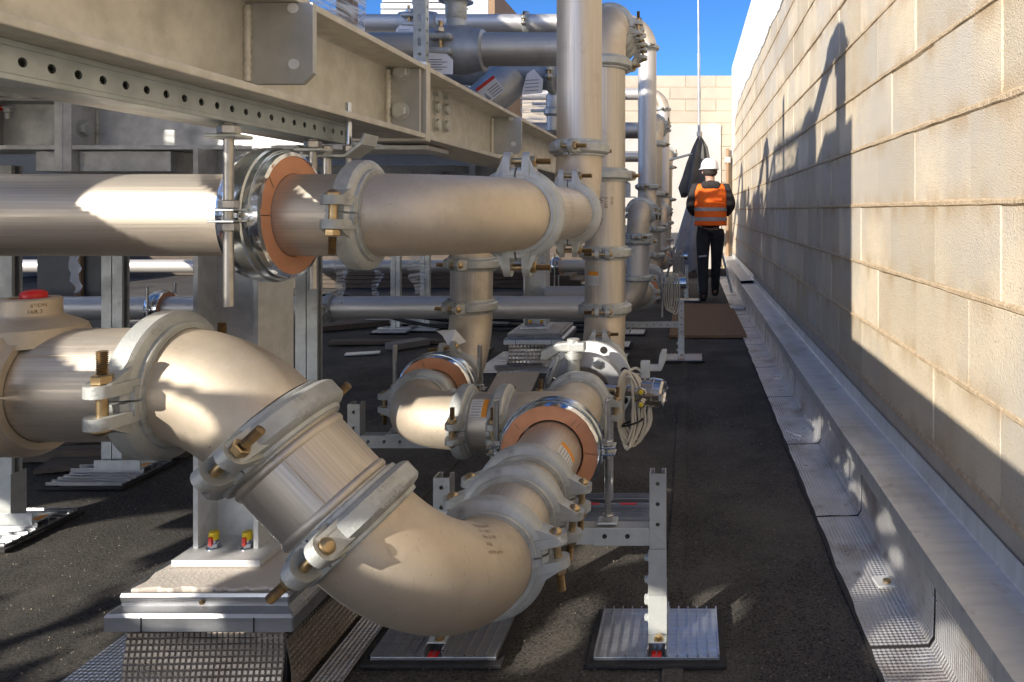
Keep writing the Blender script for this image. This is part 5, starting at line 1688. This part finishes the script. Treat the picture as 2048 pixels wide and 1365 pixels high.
# tool handle with green tip on the middle clamp
tp = P(885, 680, 2.68)
hd_ = thing("paper_scrap", "torn paper tag caught on the middle branch clamp", "paper", tuple(P(895, 668, 2.6)))
c = P(872, 662, 2.62)
b = MB(); b.add([c, c + Vector((.07, 0, .005)), c + Vector((.10, .03, -.045)), c + Vector((.055, -.02, -.06)), c + Vector((.02, .01, -.02))], [(0, 1, 4), (1, 2, 3), (1, 3, 4)])
so_ = obj("sheet", b, M['paper'], hd_)
cv = thing("floor_cable", "black cable snaking over planks under the deck", "cable", (-4, 5, 0))
for k in range(3):
    pts = [(-5.5 + .2 * i, 6.3 + .25 * k + .25 * mnoise.noise(Vector((i * .4, k, 0))), .05 + .25 * math.exp(-((i - 10) / 5) ** 2)) for i in range(24)]
    obj("strand", MB().tube(pts, .016, 8), M['black'], cv, smooth=60)
cbd = thing("cardboard_sheet", "bent sheet of grey cardboard behind the middle branch", "cardboard", tuple(P(1010, 775, 2.5)))
c = P(1010, 775, 2.45)
obj("sheet", MB().obox((c.x, 2.55, c.z - .02), (1, .15, 0), (0, 1, .25), (0, -.25, 1), .15, .2, .006), M['concrete'], cbd)

# ================================================================== mast with cloth near the end wall
mx_, my = P(1399, 600, 9.7).x, 9.7
ms = thing("mast", "thin telescopic pole rising into the sky near the end wall", "mast", (mx_, my, 0))
obj("pole", MB().cyl((mx_, my, .02), (mx_, my, 2.15), .026, 14).cyl((mx_ - .005, my, 2.15), (mx_ - .01, my, 3.2), .020, 14).cyl((mx_ - .01, my, 3.2), (mx_ - .018, my, 4.6), .015, 12), M['strainer'], ms, smooth=40)
for z in (2.12, 1.55): obj("pole_clamp", MB().cyl((mx_, my, z - .03), (mx_, my, z + .03), .04, 14), M['galv'], ms, smooth=40)
for dx_, dy_, zt in ((.42, -.2, 1.75), (-.5, .2, 1.7)):
    obj("brace", MB().cyl((mx_, my, zt), (mx_ + dx_, my + dy_, .02), .016, 10), M['zinc'], ms, smooth=40)
obj("side_arm", MB().cyl((mx_, my, 1.88), (mx_ - .42, my - .1, 1.76), .016, 10), M['zinc'], ms, smooth=40)
def cloth(name, label, cxl, mt, folds=7):
    """cxl: list of (z, xcentre, halfwidth, depth)"""
    t = thing(name, label, "cloth", (cxl[0][1], my, cxl[-1][0]))
    b = MB(); N = 64; vs = []
    for i, (z, xc, hw_, dp) in enumerate(cxl):
        for k in range(N):
            a = 2 * PI * k / N
            f = 1 + .28 * math.sin(a * folds + z * 1.2 + .5 * math.sin(z * 5)) + .10 * math.sin(a * 3 + z * 4)
            vs.append((xc + hw_ * math.cos(a) * f, my + dp * math.sin(a) * f, z + .035 * math.sin(a * folds) * (1 if i == len(cxl) - 1 else 0)))
    b.add(vs, [(i * N + k, i * N + (k + 1) % N, (i + 1) * N + (k + 1) % N, (i + 1) * N + k) for i in range(len(cxl) - 1) for k in range(N)])
    o = obj("sheet", b, M[mt], t, smooth=60)
    return t
cloth("hung_cloth", "charcoal cloth gathered and hanging from the mast", [(2.10, mx_, .015, .02), (1.95, mx_, .08, .06), (1.75, mx_ - .02, .13, .09), (1.55, mx_ - .03, .17, .11), (1.40, mx_ - .07, .18, .10), (1.30, mx_ - .10, .13, .08)], 'tarp')
cloth("hung_cloth", "long pale grey cloth hanging from the mast down to the floor", [(1.45, mx_ - .02, .08, .05), (1.1, mx_ - .05, .10, .06), (.8, mx_ - .09, .13, .08), (.5, mx_ - .13, .17, .09), (.28, mx_ - .14, .19, .10)], 'cloth', 4)
# timber beam on the floor by the end wall, small tray
plank("wooden beam lying across the walkway before the end wall", 1374, 556, 1462, 552, .10, .12, 'wood')

# loose mineral granules on the felt
b = MB(); rng = random.Random(21)
for k in range(2600):
    d = 1.6 + 3.2 * rng.random() ** 1.5
    x = rng.uniform(-2.9, .42)
    if -1.5 < x < -.8 and 1.35 < d < 2.3: continue
    r = rng.uniform(.0011, .0026) * (1 + d * .12)
    a = rng.uniform(0, 6.28)
    pts = [(x + r * math.cos(a + i * 2.094), d + r * math.sin(a + i * 2.094), .001) for i in range(3)] + [(x + r * .2, d, .001 + r * 1.1)]
    b.add(pts, [(0, 1, 3), (1, 2, 3), (2, 0, 3)])
obj("gravel", b, M['grit'], kind="stuff")
# ================================================================== the worker
PYD = 8.72
def skin_obj(name, verts, edges, mt, parent, root=0, sub=2):
    me = bpy.data.meshes.new(name)
    off = root_of(parent).location
    me.from_pydata([Vector(v[:3]) - off for v in verts], edges, [])
    me.materials.append(mt)
    o = bpy.data.objects.new(name, me)
    C.objects.link(o); o.parent = parent
    m = o.modifiers.new("skin", 'SKIN'); m.use_smooth_shade = True
    m2 = o.modifiers.new("sub", 'SUBSURF'); m2.levels = sub; m2.render_levels = sub
    for i, v in enumerate(verts):
        r = v[3]
        o.data.skin_vertices[0].data[i].radius = (r, v[4] if len(v) > 4 else r)
        o.data.skin_vertices[0].data[i].use_root = (i == root)
    return o
px = P(1421, 600, PYD).x
pr = thing("person", "worker in orange hi-vis vest and white hard hat walking away along the wall", "person", (px, PYD, 0))
k = 1.68 / 1.75
def V(x, y, z, *r): return (px + x * k, PYD + y * k, z * k) + tuple(q * k for q in r)
# bare body as one surface (head, neck, torso, arms, legs)
hx, hy = -.005, .0
body = [V(0, 0, .95, .06, .05), V(0, 0, 1.15, .09, .06), V(0, .0, 1.35, .13, .09), V(0, -.005, 1.47, .06), V(hx, .01, 1.54, .052), V(hx - .005, .02, 1.62, .085), V(hx - .005, .025, 1.69, .075),
        V(-.19, 0, 1.43, .05), V(-.258, -.05, 1.20, .042), V(-.19, .16, 1.10, .032), V(-.12, .22, 1.10, .022),
        V(.19, 0, 1.43, .05), V(.262, -.07, 1.21, .042), V(.19, .16, 1.10, .032), V(.12, .22, 1.10, .022),
        V(-.08, 0, .88, .06), V(-.095, .0, .52, .05), V(-.085, -.06, .10, .030), V(-.09, .0, .06, .026),
        V(.08, 0, .88, .06), V(.075, .12, .53, .05), V(.065, .26, .14, .030), V(.065, .29, .08, .026)]
bo = skin_obj("body", body, [(0, 1), (1, 2), (2, 3), (3, 4), (4, 5), (5, 6), (2, 7), (7, 8), (8, 9), (9, 10), (2, 11), (11, 12), (12, 13), (13, 14), (0, 15), (15, 16), (16, 17), (17, 18), (0, 19), (19, 20), (20, 21), (21, 22)], M['skin'], pr)
# hands held in front: palm and five fingers each
for s in (-1, 1):
    hv = [V(s * .12, .22, 1.10, .020, .014), V(s * .065, .245, 1.10, .026, .013)]
    he = [(0, 1)]
    for f, (dz, L) in enumerate(((.028, .055), (.010, .065), (-.010, .06), (-.028, .045))):
        i = len(hv)
        hv += [V(s * .045, .25, 1.10 + dz * .8, .010), V(s * (.045 - L * .5), .262, 1.10 + dz, .0085), V(s * (.045 - L * .8), .25, 1.10 + dz, .0075)]
        he += [(1, i), (i, i + 1), (i + 1, i + 2)]
    i = len(hv)
    hv += [V(s * .09, .235, 1.13, .010), V(s * .06, .225, 1.155, .009)]
    he += [(0, i), (i, i + 1)]
    skin_obj("hand", hv, he, M['skin'], pr, sub=1)
jk = [V(0, 0, .90, .172, .130), V(0, .0, 1.08, .165, .125), V(0, .0, 1.25, .185, .125), V(0, -.005, 1.40, .165, .105), V(0, .0, 1.48, .085, .075),
      V(-.19, -.005, 1.42, .078), V(-.258, -.05, 1.20, .066), V(-.20, .14, 1.09, .048),
      V(.19, -.005, 1.42, .078), V(.262, -.07, 1.21, .066), V(.20, .14, 1.09, .048)]
skin_obj("jacket", jk, [(0, 1), (1, 2), (2, 3), (3, 4), (3, 5), (5, 6), (6, 7), (3, 8), (8, 9), (9, 10)], M['jacket'], pr)
tr = [V(0, 0, 1.02, .150, .115), V(-.09, -.005, .84, .105), V(-.095, .005, .52, .078), V(-.088, -.06, .14, .062), V(-.088, -.062, .09, .062),
      V(.09, -.005, .84, .105), V(.078, .12, .53, .075), V(.067, .255, .17, .058), V(.067, .26, .12, .058)]
skin_obj("trousers", tr, [(0, 1), (1, 2), (2, 3), (3, 4), (0, 5), (5, 6), (6, 7), (7, 8)], M['jeans'], pr)
for x, y, z in ((-.088, -.075, .052), (.067, .255, .075)):
    sv_ = [V(x, y - .02, z, .050, .046), V(x, y + .07, z - .005, .046, .040), V(x - .01, y + .17, z - .012, .040, .030), V(x, y - .005, z + .06, .048)]
    skin_obj("boot", sv_, [(0, 1), (1, 2), (0, 3)], M['black'], pr)
# torn knee patch at the back of the left leg
b = MB().obox(V(-.10, -.078, .575), (1, 0, .1), (0, .1, 1), (0, -1, .1), .10, .022, .004)
obj("frayed_patch", b, M['cloth'], pr, bevel=.002)
# vest: lofted shell round the torso, open at neck and arms
rings = [(.955, .205, .150), (1.05, .200, .150), (1.16, .205, .150), (1.27, .212, .150), (1.36, .212, .142), (1.43, .196, .124), (1.475, .165, .10)]
def vestpt(z, a, grow=0.0):
    for (z0, a0, b0), (z1, a1, b1) in zip(rings[:-1], rings[1:]):
        if z <= z1: break
    f = max(0, min(1, (z - z0) / (z1 - z0)))
    rx, ry = a0 + (a1 - a0) * f + grow, b0 + (b1 - b0) * f + grow
    cs, sn = math.cos(a), math.sin(a)
    e = .72
    x = rx * math.copysign(abs(cs) ** e, cs); y = ry * math.copysign(abs(sn) ** e, sn)
    wob = .012 * mnoise.noise(Vector((a * 3, z * 5, 0))) + .008 * mnoise.noise(Vector((a * 7 + z * 9, z * 14, 4)))
    return Vector(V(x * (1 + wob), y - .006 + wob, z))
def shell(z0, z1, grow, nz, n=56, armhole=True):
    b = MB(); vs = [vestpt(z0 + (z1 - z0) * j / nz, 2 * PI * i / n, grow) for j in range(nz + 1) for i in range(n)]
    fs = []
    for j in range(nz):
        zc = z0 + (z1 - z0) * (j + .5) / nz
        for i in range(n):
            a = 2 * PI * (i + .5) / n
            sidey = min(abs(a), abs(a - PI), abs(a - 2 * PI))
            if armhole and zc > 1.24 and sidey < .42: continue
            # V of the hood opening at the back
            if zc > 1.40 and abs(a - 1.5 * PI) < (zc - 1.40) * 6: continue
            fs.append((j * n + i, j * n + (i + 1) % n, (j + 1) * n + (i + 1) % n, (j + 1) * n + i))
    b.add(vs, fs)
    return b
vst = obj("vest", shell(.955, 1.475, 0, 26), M['hivis'], pr, smooth=60)
vst.modifiers.new("thick", 'SOLIDIFY').thickness = .004
for z0, z1 in ((1.015, 1.06), (1.135, 1.18)):
    obj("reflective_band", shell(z0, z1, .004, 3, armhole=False), M['reflect'], vst, smooth=60)
b = MB().obox(V(.085, -.170, 1.30), X_, Z_, nY, .12, .002, .004).obox(V(.03, -.170, 1.24), Z_, X_, nY, .12, .002, .004).obox(V(.085, -.170, 1.29), X_, Z_, nY, .10, .05, .003)
obj("back_pocket", b, M['hivis'], vst)
hood = [V(-.10, -.06, 1.49, .05), V(-.06, -.115, 1.44, .055), V(0, -.135, 1.41, .06), V(.06, -.115, 1.44, .055), V(.10, -.06, 1.49, .05), V(0, -.06, 1.50, .065)]
skin_obj("hood", hood, [(0, 1), (1, 2), (2, 3), (3, 4), (2, 5)], M['jacket'], pr, root=2)
# head details, hair and hard hat
hc = Vector(V(hx - .005, .02, 1.635))
obj("hair", MB().lathe([(-.065, .040), (-.05, .074), (-.02, .086), (.01, .090), (.03, .090)], hc + Vector((.004, -.014, .0)), Z_, 28), M['hair'], pr, smooth=60)
for s in (-1, 1):
    obj("ear", MB().lathe([(0, .003), (.006, .016), (.012, .012), (.014, 0)], hc + Vector((s * .08, .005, -.015)), (s, -.35, 0), 12), M['skin'], pr, smooth=60)
obj("nose", MB().lathe([(0, .016), (.02, .011), (.028, .004), (.029, 0)], hc + Vector((-.012, .085, -.015)), (-.1, 1, -.2), 12), M['skin'], pr, smooth=60)
for s in (-1, 1):
    obj("eye", MB().lathe([(0, .010), (.004, .008), (.006, 0)], hc + Vector((s * .03 - .01, .080, .012)), Y_, 10), M['white'], pr, smooth=60)
obj("mouth", MB().obox(hc + Vector((-.01, .08, -.05)), X_, Y_, Z_, .04, .012, .008), M['redlabel'], pr, bevel=.003)
gm = obj("glasses", MB().cyl(hc + Vector((-.086, -.0, .004)), hc + Vector((-.075, .085, .008)), .003, 8).cyl(hc + Vector((.086, -.0, .004)), hc + Vector((.072, .085, .008)), .003, 8), M['black'], pr, smooth=60)
hp = hc + Vector((.0, .0, .028))
b = MB(); vs = []; N = 40
for f, r, z in ((0, 1.06, -.006), (.2, 1.0, .010), (.35, .99, .035), (.5, .93, .068), (.65, .80, .096), (.8, .58, .117), (.92, .30, .127), (1, .001, .130)):
    for i in range(N):
        a = 2 * PI * i / N
        brim = 1.0 + (.38 if f == 0 else .08 if f == .2 else 0) * max(0, math.cos(a - 2.15)) ** 2
        ridge = .006 * math.exp(-(math.sin(a - .5) * 5) ** 2) if .3 < f < .97 else 0
        vs.append(hp + Vector((.108 * r * brim * math.cos(a), .128 * r * brim * math.sin(a), z + ridge)))
b.add(vs, [(j * N + i, j * N + (i + 1) % N, (j + 1) * N + (i + 1) % N, (j + 1) * N + i) for j in range(7) for i in range(N)])
ht = obj("hard_hat", b, M['helmet'], pr, smooth=60)
ht.modifiers.new("thick", 'SOLIDIFY').thickness = .003
print("objects", len(bpy.data.objects), "polys", sum(len(m.polygons) for m in bpy.data.meshes))
